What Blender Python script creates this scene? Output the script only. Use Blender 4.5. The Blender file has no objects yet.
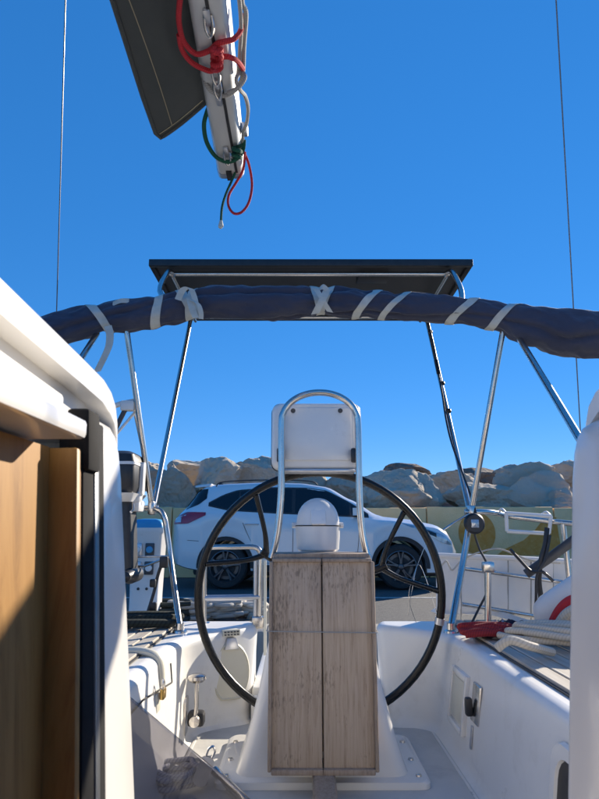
import bpy, bmesh, math, random
from mathutils import Vector, Matrix, noise
R = math.radians
scene = bpy.context.scene
col = scene.collection
random.seed(7)

# ------------------------------------------------------------------ camera, sky, sun, exposure
PITCH = R(12.2)
cd = bpy.data.cameras.new('camera'); cam = bpy.data.objects.new('camera', cd); col.objects.link(cam)
cam.location = (0, 0, 0); cam.rotation_euler = (R(90) + PITCH, 0, 0)
cd.sensor_fit = 'VERTICAL'; cd.sensor_height = 34.6; cd.lens = 26.0
cd.clip_start = 0.02; cd.clip_end = 6000
cd.dof.use_dof = True; cd.dof.focus_distance = 3.4; cd.dof.aperture_fstop = 11
scene.camera = cam

SUN_AZ, SUN_EL = R(40), R(24)      # azimuth measured from straight aft (+Y) towards +X
world = bpy.data.worlds.new('World'); scene.world = world; world.use_nodes = True
wn = world.node_tree; wn.nodes.clear()
sky = wn.nodes.new('ShaderNodeTexSky'); sky.sky_type = 'NISHITA'; sky.sun_disc = False
sky.sun_elevation = SUN_EL; sky.sun_rotation = SUN_AZ
sky.air_density = 0.65; sky.dust_density = 0.0; sky.ozone_density = 9.0; sky.altitude = 0
bg = wn.nodes.new('ShaderNodeBackground'); bg.inputs[1].default_value = 0.105
wo = wn.nodes.new('ShaderNodeOutputWorld')
hsv = wn.nodes.new('ShaderNodeHueSaturation'); hsv.inputs['Saturation'].default_value = 1.62; hsv.inputs['Hue'].default_value = 0.514
gam = wn.nodes.new('ShaderNodeGamma'); gam.inputs[1].default_value = 0.42
wn.links.new(sky.outputs[0], gam.inputs[0]); wn.links.new(gam.outputs[0], hsv.inputs['Color']); wn.links.new(hsv.outputs[0], bg.inputs[0]); wn.links.new(bg.outputs[0], wo.inputs[0])
sl = bpy.data.lights.new('sun', 'SUN'); sl.energy = 2.0; sl.angle = R(0.53); sl.color = (1, 0.89, 0.73)
so = bpy.data.objects.new('sun', sl); col.objects.link(so)
sd = Vector((math.sin(SUN_AZ)*math.cos(SUN_EL), math.cos(SUN_AZ)*math.cos(SUN_EL), math.sin(SUN_EL)))
so.rotation_euler = sd.to_track_quat('Z', 'Y').to_euler(); so.location = (6, 4, 8)
scene.view_settings.view_transform = 'Standard'; scene.view_settings.look = 'None'
scene.view_settings.gamma = 1; scene.view_settings.exposure = 2.08
scene.render.engine = 'CYCLES'
scene.cycles.sample_clamp_direct = 1.6; scene.cycles.sample_clamp_indirect = 2.0
scene.cycles.max_bounces = 10; scene.cycles.transparent_max_bounces = 12

# ------------------------------------------------------------------ pixel -> direction helpers
SP, CP = math.sin(PITCH), math.cos(PITCH)
def ray(u, v):
    x = (u - 299.5)/600.0; y = (399.5 - v)/600.0
    return Vector((x, CP - y*SP, SP + y*CP))
def PY(u, v, Y): r = ray(u, v); return r*(Y/r.y)
def PZ(u, v, Z): r = ray(u, v); return r*(Z/r.z)
def PX(u, v, X): r = ray(u, v); return r*(X/r.x)
CX = 0.07                                   # the boat's centre line

# ------------------------------------------------------------------ object helpers
def wl(o):
    v = Vector((0, 0, 0))
    while o: v += o.location; o = o.parent
    return v
def props(o, label=None, cat=None, group=None, kind=None):
    if label: o['label'] = label
    if cat: o['category'] = cat
    if group: o['group'] = group
    if kind: o['kind'] = kind
    return o
def thing(name, loc, label, cat, group=None, rz=0):
    o = bpy.data.objects.new(name, None); col.objects.link(o); o.location = loc
    o.rotation_euler = (0, 0, rz); o.empty_display_size = 0.1
    return props(o, label, cat, group)
def meshobj(name, vf, mat, parent=None, smooth=40, local=False):
    vs, fs = vf[0], vf[1]; uv = vf[2] if len(vf) > 2 else None
    me = bpy.data.meshes.new(name)
    vs = [Vector(v) for v in vs]; base = Vector((0, 0, 0))
    if parent is None and not local:
        lo = Vector((min(v.x for v in vs), min(v.y for v in vs), min(v.z for v in vs)))
        hi = Vector((max(v.x for v in vs), max(v.y for v in vs), max(v.z for v in vs)))
        base = Vector(((lo.x+hi.x)/2, (lo.y+hi.y)/2, lo.z)); vs = [v-base for v in vs]
    me.from_pydata([tuple(v) for v in vs], [], fs)
    if uv:
        L = me.uv_layers.new(name='UVMap')
        for p in me.polygons:
            for li, c in zip(p.loop_indices, uv[p.index]): L.data[li].uv = c
    bm = bmesh.new(); bm.from_mesh(me); bmesh.ops.recalc_face_normals(bm, faces=bm.faces); bm.to_mesh(me); bm.free()
    if smooth:
        me.shade_smooth(); me.set_sharp_from_angle(angle=R(smooth))
    me.materials.append(mat)
    o = bpy.data.objects.new(name, me); col.objects.link(o)
    if parent is not None:
        o.parent = parent
        if not local: o.location = -wl(parent)
    else: o.location = base
    return o
def join(*parts):
    vs, fs, uv = [], [], []; has = all(len(p) > 2 for p in parts)
    for p in parts:
        n = len(vs); vs += list(p[0]); fs += [tuple(i+n for i in f) for f in p[1]]
        if has: uv += p[2]
    return (vs, fs, uv) if has else (vs, fs)
def xf(vf, M): return (([M @ Vector(v) for v in vf[0]],) + tuple(vf[1:]))
def bmvf(bm):
    bm.verts.ensure_lookup_table(); bm.verts.index_update()
    r = ([v.co.copy() for v in bm.verts], [tuple(v.index for v in f.verts) for f in bm.faces]); bm.free(); return r
def box(c, s, b=0.0, seg=2, rot=None):
    bm = bmesh.new(); bmesh.ops.create_cube(bm, size=1)
    for v in bm.verts: v.co = Vector((v.co.x*s[0], v.co.y*s[1], v.co.z*s[2]))
    if b > 0: bmesh.ops.bevel(bm, geom=list(bm.edges), offset=min(b, min(s)*0.49), segments=seg, affect='EDGES', profile=0.5)
    M = Matrix.Translation(c)
    if rot is not None: M = M @ (rot if isinstance(rot, Matrix) else Matrix.Rotation(rot[0], 4, rot[1]))
    return xf(bmvf(bm), M)
def hexa(p, b=0.0, seg=2):
    """box from 8 corners: bottom 4 ccw then top 4 ccw"""
    bm = bmesh.new(); V = [bm.verts.new(q) for q in p]
    for f in ((3,2,1,0),(4,5,6,7),(0,1,5,4),(1,2,6,5),(2,3,7,6),(3,0,4,7)): bm.faces.new([V[i] for i in f])
    if b > 0: bmesh.ops.bevel(bm, geom=list(bm.edges), offset=b, segments=seg, affect='EDGES', profile=0.5)
    return bmvf(bm)
def prism(pts, d, b=0.0, seg=2):
    """planar polygon of 3D points extruded by vector d"""
    bm = bmesh.new(); A = [bm.verts.new(p) for p in pts]; B = [bm.verts.new(Vector(p)+Vector(d)) for p in pts]
    n = len(pts); bm.faces.new(A[::-1]); bm.faces.new(B)
    for i in range(n): bm.faces.new((A[i], A[(i+1) % n], B[(i+1) % n], B[i]))
    if b > 0: bmesh.ops.bevel(bm, geom=list(bm.edges), offset=b, segments=seg, affect='EDGES', profile=0.5)
    return bmvf(bm)
def crom(pts, n=8, closed=False):
    P = [Vector(p) for p in pts]; N = len(P); out = []
    rng = range(N) if closed else range(N-1)
    for i in rng:
        if closed: a, b, c, d = P[i-1], P[i], P[(i+1) % N], P[(i+2) % N]
        else: a, b, c, d = P[max(i-1, 0)], P[i], P[i+1], P[min(i+2, N-1)]
        for k in range(n):
            t = k/n
            out.append(0.5*((2*b)+(c-a)*t+(2*a-5*b+4*c-d)*t*t+(3*b-a-3*c+d)*t**3))
    if not closed: out.append(P[-1])
    return out
def tube(pts, r, seg=10, closed=False, smooth=0, radii=None, flat=1.0, cap=True):
    P = crom(pts, smooth, closed) if smooth else [Vector(p) for p in pts]
    N = len(P); vs, fs, uv = [], [], []
    def rad(i):
        if radii is None: return r
        t = i/(N-1)*(len(radii)-1); k = min(int(t), len(radii)-2); return radii[k]+(radii[k+1]-radii[k])*(t-k)
    T = []
    for i in range(N):
        a = P[i-1] if (i > 0 or closed) else P[i]; b = P[(i+1) % N] if (i < N-1 or closed) else P[i]
        T.append((b-a).normalized())
    ref = Vector((0, 0, 1)) if abs(T[0].z) < 0.9 else Vector((1, 0, 0))
    nrm = (ref-T[0]*ref.dot(T[0])).normalized(); L = 0; Ls = []
    for i in range(N):
        nrm = (nrm-T[i]*nrm.dot(T[i])).normalized(); bi = T[i].cross(nrm)
        if i: L += (P[i]-P[i-1]).length
        Ls.append(L); q = rad(i)
        for k in range(seg):
            a = 2*math.pi*k/seg; vs.append(P[i]+nrm*(math.cos(a)*q*flat)+bi*(math.sin(a)*q))
    M = N if closed else N-1
    for i in range(M):
        j = (i+1) % N; l1 = Ls[j] if j else L+(P[0]-P[-1]).length
        for k in range(seg):
            m = (k+1) % seg
            fs.append((i*seg+k, i*seg+m, j*seg+m, j*seg+k))
            uv.append(((k/seg, Ls[i]), ((k+1)/seg, Ls[i]), ((k+1)/seg, l1), (k/seg, l1)))
    if not closed and cap:
        fs.append(tuple(range(seg))[::-1]); uv.append(((0, 0),)*seg)
        fs.append(tuple(range((N-1)*seg, N*seg))); uv.append(((0, 0),)*seg)
    return vs, fs, uv
def lathe(prof, c=(0, 0, 0), axis='Z', seg=24, cap=False):
    vs, fs = [], []; n = len(prof)
    for i in range(seg):
        a = 2*math.pi*i/seg; ca, sa = math.cos(a), math.sin(a)
        for r, h in prof:
            p = {'Z': (r*ca, r*sa, h), 'Y': (r*ca, h, r*sa), 'X': (h, r*ca, r*sa)}[axis]; vs.append(Vector(c)+Vector(p))
    for i in range(seg):
        j = (i+1) % seg
        for k in range(n-1): fs.append((i*n+k, j*n+k, j*n+k+1, i*n+k+1))
    if cap:
        fs.append(tuple(i*n for i in range(seg))); fs.append(tuple(i*n+n-1 for i in range(seg)))
    return vs, fs
def loft(secs, closed=True, caps=True):
    n = len(secs[0]); vs = [Vector(p) for s in secs for p in s]; fs = []
    for i in range(len(secs)-1):
        for k in range(n if closed else n-1):
            m = (k+1) % n; fs.append((i*n+k, i*n+m, (i+1)*n+m, (i+1)*n+k))
    if caps and closed:
        fs.append(tuple(range(n))[::-1]); fs.append(tuple(range((len(secs)-1)*n, len(secs)*n)))
    return vs, fs
def rrect(cx, cy, hx, hy, r, n=4):
    out = []
    for sx, sy, a0 in ((1, 1, 0), (-1, 1, 90), (-1, -1, 180), (1, -1, 270)):
        for k in range(n+1):
            a = R(a0+90*k/n); out.append((cx+sx*(hx-r)+r*math.cos(a), cy+sy*(hy-r)+r*math.sin(a)))
    return out
def sheet(grid, th=0.0):
    """grid[i][j] of points -> surface; th gives it thickness along z-ish normal"""
    m, n = len(grid), len(grid[0]); vs = [Vector(p) for row in grid for p in row]; fs = []
    for i in range(m-1):
        for j in range(n-1): fs.append((i*n+j, i*n+j+1, (i+1)*n+j+1, (i+1)*n+j))
    if th:
        bm = bmesh.new(); V = [bm.verts.new(v) for v in vs]
        for f in fs: bm.faces.new([V[k] for k in f])
        bmesh.ops.recalc_face_normals(bm, faces=bm.faces)
        bmesh.ops.solidify(bm, geom=list(bm.faces), thickness=th); return bmvf(bm)
    return vs, fs

# ------------------------------------------------------------------ materials
def newmat(name):
    m = bpy.data.materials.new(name); m.use_nodes = True; nt = m.node_tree
    return m, nt, nt.nodes['Principled BSDF']
def N(nt, t, **k):
    n = nt.nodes.new(t)
    for a, b in k.items(): setattr(n, a, b)
    return n
def mat(name, c, rough=0.5, metal=0.0, c2=None, scale=8, amt=1.0, detail=5, bump=0.0, bscale=None, bdist=0.01, coat=0.0, stretch=None,
        rvar=0.0, spec=None, trans=0.0, sheen=0.0, dirt=None, dscale=3, dlo=0.5, dhi=0.75):
    m, nt, b = newmat(name); L = nt.links.new
    b.inputs['Roughness'].default_value = rough; b.inputs['Metallic'].default_value = metal
    b.inputs['Coat Weight'].default_value = coat; b.inputs['Coat Roughness'].default_value = 0.06
    b.inputs['Base Color'].default_value = (*c, 1)
    if spec is not None: b.inputs['Specular IOR Level'].default_value = spec
    if trans: b.inputs['Transmission Weight'].default_value = trans
    if sheen: b.inputs['Sheen Weight'].default_value = sheen
    tc = N(nt, 'ShaderNodeTexCoord'); mp = N(nt, 'ShaderNodeMapping'); L(tc.outputs['Object'], mp.inputs[0])
    if stretch: mp.inputs['Scale'].default_value = stretch
    nz = N(nt, 'ShaderNodeTexNoise'); nz.inputs['Scale'].default_value = scale; nz.inputs['Detail'].default_value = detail
    nz.inputs['Roughness'].default_value = 0.6; L(mp.outputs[0], nz.inputs[0])
    out = None
    if c2 is not None:
        cr = N(nt, 'ShaderNodeValToRGB'); cr.color_ramp.elements[0].position = 0.5-0.2*amt; cr.color_ramp.elements[1].position = 0.5+0.2*amt
        cr.color_ramp.elements[0].color = (*c, 1); cr.color_ramp.elements[1].color = (*c2, 1)
        L(nz.outputs[0], cr.inputs[0]); out = cr.outputs[0]
        L(out, b.inputs['Base Color'])
    if dirt is not None:
        n2 = N(nt, 'ShaderNodeTexNoise'); n2.inputs['Scale'].default_value = dscale; n2.inputs['Detail'].default_value = 8
        n2.inputs['Roughness'].default_value = 0.7; L(tc.outputs['Object'], n2.inputs[0])
        mr = N(nt, 'ShaderNodeMapRange'); mr.inputs[1].default_value = dlo; mr.inputs[2].default_value = dhi; mr.inputs[4].default_value = 0.8
        L(n2.outputs[0], mr.inputs[0])
        mx = N(nt, 'ShaderNodeMix', data_type='RGBA'); L(mr.outputs[0], mx.inputs[0])
        if out is not None: L(out, mx.inputs[6])
        else: mx.inputs[6].default_value = (*c, 1)
        mx.inputs[7].default_value = (*dirt, 1); L(mx.outputs[2], b.inputs['Base Color'])
    if rvar:
        mr = N(nt, 'ShaderNodeMapRange'); mr.inputs[3].default_value = max(0, rough-rvar); mr.inputs[4].default_value = rough+rvar
        L(nz.outputs[0], mr.inputs[0]); L(mr.outputs[0], b.inputs['Roughness'])
    if bump:
        bp = N(nt, 'ShaderNodeBump'); bp.inputs['Strength'].default_value = bump; bp.inputs['Distance'].default_value = bdist
        if bscale:
            n3 = N(nt, 'ShaderNodeTexNoise'); n3.inputs['Scale'].default_value = bscale; n3.inputs['Detail'].default_value = 6
            L(mp.outputs[0], n3.inputs[0]); L(n3.outputs[0], bp.inputs['Height'])
        else: L(nz.outputs[0], bp.inputs['Height'])
        L(bp.outputs[0], b.inputs['Normal'])
    return m
def ropemat(name, c, c2, freq=60):
    m, nt, b = newmat(name); L = nt.links.new; b.inputs['Roughness'].default_value = 0.85
    uv = N(nt, 'ShaderNodeTexCoord'); mp = N(nt, 'ShaderNodeMapping'); L(uv.outputs['UV'], mp.inputs[0]); mp.inputs['Scale'].default_value = (3, freq, 1)
    sp = N(nt, 'ShaderNodeSeparateXYZ'); L(mp.outputs[0], sp.inputs[0])
    ad = N(nt, 'ShaderNodeMath', operation='ADD'); L(sp.outputs[0], ad.inputs[0]); L(sp.outputs[1], ad.inputs[1])
    fr = N(nt, 'ShaderNodeMath', operation='FRACT'); L(ad.outputs[0], fr.inputs[0])
    pp = N(nt, 'ShaderNodeMath', operation='PINGPONG'); L(fr.outputs[0], pp.inputs[0]); pp.inputs[1].default_value = 0.5
    cr = N(nt, 'ShaderNodeValToRGB'); cr.color_ramp.elements[0].position = 0.0; cr.color_ramp.elements[1].position = 0.3
    cr.color_ramp.elements[0].color = (*c2, 1); cr.color_ramp.elements[1].color = (*c, 1); L(pp.outputs[0], cr.inputs[0]); L(cr.outputs[0], b.inputs[0])
    bp = N(nt, 'ShaderNodeBump'); bp.inputs['Strength'].default_value = 0.5; bp.inputs['Distance'].default_value = 0.0015
    L(pp.outputs[0], bp.inputs['Height']); L(bp.outputs[0], b.inputs['Normal']); return m

M = {}
M['gel'] = mat('gelcoat', (0.80, 0.78, 0.735), 0.24, c2=(0.84, 0.82, 0.775), scale=5, coat=0.3, rvar=0.08, dirt=(0.73, 0.70, 0.65), dscale=2.5, dlo=0.2, dhi=1.2)
M['gel_in'] = mat('gelcoat_cockpit', (0.77, 0.75, 0.71), 0.30, c2=(0.83, 0.81, 0.765), scale=4, rvar=0.1, dirt=(0.55, 0.51, 0.44), dscale=7, dlo=0.54, dhi=0.95)
M['sole'] = mat('cockpit_sole_paint', (0.55, 0.54, 0.51), 0.6, c2=(0.64, 0.62, 0.58), scale=6, bump=0.3, bscale=320, bdist=0.0012, dirt=(0.30, 0.30, 0.29), dscale=4, dlo=0.52, dhi=0.85)
M['steel'] = mat('stainless', (0.68, 0.65, 0.61), 0.24, metal=1, c2=(0.56, 0.53, 0.50), scale=18, rvar=0.08)
M['alu'] = mat('anodised_aluminium', (0.52, 0.53, 0.55), 0.36, metal=0.9, c2=(0.6, 0.6, 0.62), scale=20, rvar=0.1, stretch=(1, 0.15, 1))
M['darkalu'] = mat('dark_anodised', (0.16, 0.17, 0.18), 0.4, metal=0.8, c2=(0.22, 0.23, 0.24), scale=12)
M['boom'] = mat('boom_paint', (0.55, 0.55, 0.54), 0.38, metal=0.2, c2=(0.62, 0.62, 0.60), scale=14, rvar=0.1, stretch=(1, 0.2, 1))
M['track'] = mat('matt_black_track', (0.012, 0.012, 0.013), 0.85, spec=0.15, c2=(0.02, 0.02, 0.021), scale=20)
M['black'] = mat('black_plastic', (0.018, 0.018, 0.02), 0.42, c2=(0.03, 0.03, 0.032), scale=30)
M['rubber'] = mat('tyre_rubber', (0.018, 0.018, 0.019), 0.8, c2=(0.035, 0.034, 0.033), scale=30, bump=0.2, bdist=0.004)
M['leather'] = mat('black_leather', (0.009, 0.009, 0.009), 0.25, spec=0.35, c2=(0.014, 0.014, 0.014), scale=90, bump=0.25, bdist=0.0015)
M['darkgrey'] = mat('dark_grey', (0.05, 0.052, 0.058), 0.5, c2=(0.07, 0.07, 0.075), scale=10)
M['navy'] = mat('navy_canvas', (0.034, 0.038, 0.068), 0.88, c2=(0.052, 0.056, 0.090), scale=6, bump=0.55, bscale=42, bdist=0.007, sheen=0.25)
M['bag'] = mat('charcoal_canvas', (0.045, 0.052, 0.05), 0.9, c2=(0.065, 0.07, 0.066), scale=4, bump=0.3, bscale=380, bdist=0.001, sheen=0.2)
M['thread'] = mat('pale_thread', (0.42, 0.36, 0.24), 0.8)
M['web'] = mat('white_webbing', (0.60, 0.60, 0.55), 0.8, c2=(0.50, 0.50, 0.45), scale=30, bump=0.3, bscale=300, bdist=0.001)
M['panelback'] = mat('panel_backsheet', (0.035, 0.036, 0.038), 0.5, c2=(0.05, 0.05, 0.052), scale=3)
M['cells'] = mat('solar_cells', (0.006, 0.008, 0.02), 0.12, coat=0.6)
M['white'] = mat('white_plastic', (0.74, 0.72, 0.69), 0.35, c2=(0.79, 0.77, 0.74), scale=6, dirt=(0.5, 0.48, 0.44), dscale=6, dlo=0.6, dhi=0.9)
M['pod'] = mat('pod_white', (0.77, 0.75, 0.72), 0.25, c2=(0.82, 0.80, 0.77), scale=5, rvar=0.08, dirt=(0.45, 0.43, 0.4), dscale=9, dlo=0.58, dhi=0.9)
M['cream'] = mat('cream_plastic', (0.62, 0.59, 0.48), 0.45, c2=(0.67, 0.64, 0.53), scale=6)
M['blue'] = mat('blue_plastic', (0.06, 0.30, 0.52), 0.4, c2=(0.07, 0.34, 0.56), scale=8)
M['brass'] = mat('brass', (0.55, 0.36, 0.12), 0.3, metal=1, c2=(0.35, 0.22, 0.08), scale=30)
M['paint'] = mat('white_car_paint', (0.80, 0.79, 0.77), 0.25, c2=(0.81, 0.80, 0.78), scale=2, coat=1.0)
M['glass'] = mat('tinted_car_glass', (0.008, 0.009, 0.011), 0.05, spec=0.6)
M['seam'] = mat('shut_line', (0.02, 0.02, 0.022), 0.8)
M['clad'] = mat('car_cladding', (0.03, 0.03, 0.032), 0.6, c2=(0.04, 0.04, 0.042), scale=40)
M['rim'] = mat('grey_alloy', (0.12, 0.12, 0.125), 0.35, metal=0.7)
M['rimlit'] = mat('machined_alloy', (0.55, 0.55, 0.56), 0.3, metal=0.9)
M['tail'] = mat('red_tail_lens', (0.42, 0.015, 0.04), 0.12, coat=0.8)
M['lampglass'] = mat('headlamp_glass', (0.30, 0.34, 0.38), 0.08, metal=0.4, c2=(0.55, 0.58, 0.62), scale=14, coat=1)
M['asphalt'] = mat('asphalt', (0.045, 0.045, 0.045), 0.9, c2=(0.125, 0.122, 0.115), scale=38, detail=10, bump=0.8, bscale=90, bdist=0.01, dirt=(0.115, 0.11, 0.10), dscale=1.2, dlo=0.5, dhi=0.9)
M['concrete'] = mat('beige_concrete', (0.90, 0.58, 0.26), 0.9, c2=(0.93, 0.64, 0.33), scale=2.2, detail=9, bump=0.5, bscale=30, bdist=0.012, dirt=(0.66, 0.43, 0.19), dscale=1.4, dlo=0.5, dhi=0.8)
M['quaycon'] = mat('quay_concrete', (0.28, 0.27, 0.24), 0.9, c2=(0.36, 0.34, 0.30), scale=4, detail=9, bump=0.5, bscale=40, bdist=0.01, dirt=(0.17, 0.16, 0.13), dscale=2)
M['ochre'] = mat('ochre_wall_paint', (0.66, 0.26, 0.035), 0.9, c2=(0.70, 0.34, 0.09), scale=9, detail=8, dirt=(0.85, 0.54, 0.22), dscale=7, dlo=0.55, dhi=0.75)
M['roadpaint'] = mat('worn_road_paint', (0.5, 0.5, 0.48), 0.8, c2=(0.2, 0.2, 0.19), scale=18, detail=9)
M['padlock'] = M['brass']
M['green'] = ropemat('green_rope', (0.008, 0.10, 0.06), (0.004, 0.05, 0.03), 190)
M['red'] = ropemat('red_rope', (0.55, 0.03, 0.04), (0.32, 0.012, 0.02), 190)
M['redsheet'] = ropemat('dark_red_rope', (0.30, 0.02, 0.025), (0.16, 0.01, 0.015), 120)
M['greyrope'] = ropemat('grey_rope', (0.40, 0.39, 0.36), (0.22, 0.21, 0.20), 190)
M['creamrope'] = ropemat('cream_rope', (0.60, 0.54, 0.45), (0.48, 0.43, 0.35), 95)
M['bluerope'] = ropemat('pale_blue_rope', (0.58, 0.57, 0.58), (0.22, 0.22, 0.34), 90)
M['hose'] = ropemat('dark_green_rope', (0.022, 0.030, 0.024), (0.008, 0.01, 0.009), 60)
M['redcloth'] = mat('red_cloth', (0.32, 0.02, 0.03), 0.9, c2=(0.42, 0.04, 0.045), scale=12, bump=0.4, bscale=120, bdist=0.003)
M['navycloth'] = mat('navy_print_cloth', (0.012, 0.014, 0.035), 0.9, c2=(0.35, 0.35, 0.4), scale=28, amt=0.25, detail=1)
M['wire'] = mat('wire_steel', (0.22, 0.22, 0.23), 0.4, metal=0.6)

def woodmat(name, a, b_, dark, scale, axis, rough, bump=0.3, coat=0.0, spots=0.0, blend=None):
    m, nt, b = newmat(name); L = nt.links.new; b.inputs['Roughness'].default_value = rough; b.inputs['Coat Weight'].default_value = coat; b.inputs['Specular IOR Level'].default_value = 0.25
    tc = N(nt, 'ShaderNodeTexCoord'); mp = N(nt, 'ShaderNodeMapping'); L(tc.outputs['Object'], mp.inputs[0])
    s = [scale]*3; s['XYZ'.index(axis)] = scale*0.045; mp.inputs['Scale'].default_value = s
    n1 = N(nt, 'ShaderNodeTexNoise'); n1.inputs['Scale'].default_value = 1; n1.inputs['Detail'].default_value = 8; n1.inputs['Roughness'].default_value = 0.7; n1.inputs['Distortion'].default_value = 0.6
    L(mp.outputs[0], n1.inputs[0])
    cr = N(nt, 'ShaderNodeValToRGB'); e = cr.color_ramp.elements; e[0].position = 0.3; e[0].color = (*dark, 1); e[1].position = 0.68; e[1].color = (*b_, 1)
    k = cr.color_ramp.elements.new(0.48); k.color = (*a, 1)
    L(n1.outputs[0], cr.inputs[0]); last = cr.outputs[0]
    n2 = N(nt, 'ShaderNodeTexNoise'); n2.inputs['Scale'].default_value = 5; n2.inputs['Detail'].default_value = 4; L(tc.outputs['Object'], n2.inputs[0])
    if blend:
        mr = N(nt, 'ShaderNodeMapRange'); mr.inputs[1].default_value = 0.4; mr.inputs[2].default_value = 0.7; L(n2.outputs[0], mr.inputs[0])
        mx = N(nt, 'ShaderNodeMix', data_type='RGBA', blend_type='MULTIPLY'); L(mr.outputs[0], mx.inputs[0]); L(last, mx.inputs[6]); mx.inputs[7].default_value = (*blend, 1); last = mx.outputs[2]
    if spots:
        mp2 = N(nt, 'ShaderNodeMapping'); L(tc.outputs['Object'], mp2.inputs[0]); q = [260]*3; q['XYZ'.index(axis)] = 60; mp2.inputs['Scale'].default_value = q
        n3 = N(nt, 'ShaderNodeTexNoise'); n3.inputs['Scale'].default_value = 1; n3.inputs['Detail'].default_value = 3; L(mp2.outputs[0], n3.inputs[0])
        n4 = N(nt, 'ShaderNodeTexNoise'); n4.inputs['Scale'].default_value = 7; n4.inputs['Detail'].default_value = 3; L(tc.outputs['Object'], n4.inputs[0])
        mu = N(nt, 'ShaderNodeMath', operation='MULTIPLY'); L(n3.outputs[0], mu.inputs[0]); L(n4.outputs[0], mu.inputs[1])
        mr = N(nt, 'ShaderNodeMapRange'); mr.inputs[1].default_value = 0.32; mr.inputs[2].default_value = 0.42; mr.inputs[4].default_value = spots; L(mu.outputs[0], mr.inputs[0])
        mx = N(nt, 'ShaderNodeMix', data_type='RGBA'); L(mr.outputs[0], mx.inputs[0]); L(last, mx.inputs[6]); mx.inputs[7].default_value = (0.03, 0.028, 0.026, 1); last = mx.outputs[2]
    L(last, b.inputs[0])
    bp = N(nt, 'ShaderNodeBump'); bp.inputs['Strength'].default_value = bump; bp.inputs['Distance'].default_value = 0.002; L(n1.outputs[0], bp.inputs['Height']); L(bp.outputs[0], b.inputs['Normal'])
    return m
M['teak'] = woodmat('weathered_teak', (0.50, 0.385, 0.28), (0.58, 0.46, 0.35), (0.35, 0.25, 0.17), 140, 'Z', 0.75, 0.5, spots=0.45, blend=(0.82, 0.82, 0.86))
M['teakedge'] = woodmat('weathered_teak_edge', (0.38, 0.29, 0.215), (0.45, 0.355, 0.27), (0.25, 0.18, 0.125), 140, 'Z', 0.75, 0.4, spots=0.3, blend=(0.75, 0.75, 0.8))
M['deckteak'] = woodmat('bleached_deck_teak', (0.44, 0.40, 0.34), (0.54, 0.50, 0.44), (0.30, 0.26, 0.21), 50, 'Y', 0.8, 0.4)
M['cabin'] = woodmat('varnished_cabin_wood', (0.33, 0.17, 0.046), (0.38, 0.205, 0.06), (0.22, 0.105, 0.025), 45, 'Z', 0.5, 0.1, coat=0.0)
M['caulk'] = mat('deck_caulk', (0.05, 0.05, 0.05), 0.7)

def rockmat():
    m, nt, b = newmat('limestone'); L = nt.links.new; b.inputs['Roughness'].default_value = 0.92
    tc = N(nt, 'ShaderNodeTexCoord'); oi = N(nt, 'ShaderNodeObjectInfo')
    ad = N(nt, 'ShaderNodeVectorMath', operation='ADD'); L(tc.outputs['Object'], ad.inputs[0])
    sc = N(nt, 'ShaderNodeVectorMath', operation='SCALE'); cb = N(nt, 'ShaderNodeCombineXYZ')
    for i in range(3): L(oi.outputs['Random'], cb.inputs[i])
    L(cb.outputs[0], sc.inputs[0]); sc.inputs['Scale'].default_value = 40; L(sc.outputs[0], ad.inputs[1])
    n1 = N(nt, 'ShaderNodeTexNoise'); n1.inputs['Scale'].default_value = 2.2; n1.inputs['Detail'].default_value = 10; n1.inputs['Roughness'].default_value = 0.65; L(ad.outputs[0], n1.inputs[0])
    cr = N(nt, 'ShaderNodeValToRGB'); e = cr.color_ramp.elements; e[0].position = 0.32; e[0].color = (0.70, 0.58, 0.45, 1); e[1].position = 0.66; e[1].color = (0.93, 0.79, 0.61, 1)
    L(n1.outputs[0], cr.inputs[0])
    hs = N(nt, 'ShaderNodeHueSaturation'); L(cr.outputs[0], hs.inputs['Color'])
    mr = N(nt, 'ShaderNodeMapRange'); mr.inputs[3].default_value = 0.82; mr.inputs[4].default_value = 1.08; L(oi.outputs['Random'], mr.inputs[0]); L(mr.outputs[0], hs.inputs['Value'])
    n5 = N(nt, 'ShaderNodeTexNoise'); n5.inputs['Scale'].default_value = 1.1; n5.inputs['Detail'].default_value = 9; n5.inputs['Roughness'].default_value = 0.7; L(ad.outputs[0], n5.inputs[0])
    mr5 = N(nt, 'ShaderNodeMapRange'); mr5.inputs[1].default_value = 0.52; mr5.inputs[2].default_value = 0.66; mr5.inputs[4].default_value = 0.22; L(n5.outputs[0], mr5.inputs[0])
    mx5 = N(nt, 'ShaderNodeMix', data_type='RGBA'); L(mr5.outputs[0], mx5.inputs[0]); L(hs.outputs[0], mx5.inputs[6]); mx5.inputs[7].default_value = (0.40, 0.28, 0.18, 1)
    L(mx5.outputs[2], b.inputs[0])
    v = N(nt, 'ShaderNodeTexVoronoi', feature='DISTANCE_TO_EDGE'); v.inputs['Scale'].default_value = 3; L(ad.outputs[0], v.inputs[0])
    n2 = N(nt, 'ShaderNodeTexNoise'); n2.inputs['Scale'].default_value = 6; n2.inputs['Detail'].default_value = 12; n2.inputs['Roughness'].default_value = 0.78; L(ad.outputs[0], n2.inputs[0])
    bp = N(nt, 'ShaderNodeBump'); bp.inputs['Strength'].default_value = 1.0; bp.inputs['Distance'].default_value = 0.14; L(n2.outputs[0], bp.inputs['Height']); L(bp.outputs[0], b.inputs['Normal'])
    return m
M['rock'] = rockmat()
M['rockbrown'] = mat('brown_rock', (0.13, 0.095, 0.07), 0.95, c2=(0.24, 0.19, 0.15), scale=4, detail=10, bump=0.9, bscale=8, bdist=0.08)
M['water'] = mat('harbour_water', (0.012, 0.03, 0.035), 0.06, bump=0.5, bscale=3.5, bdist=0.05)
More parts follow.
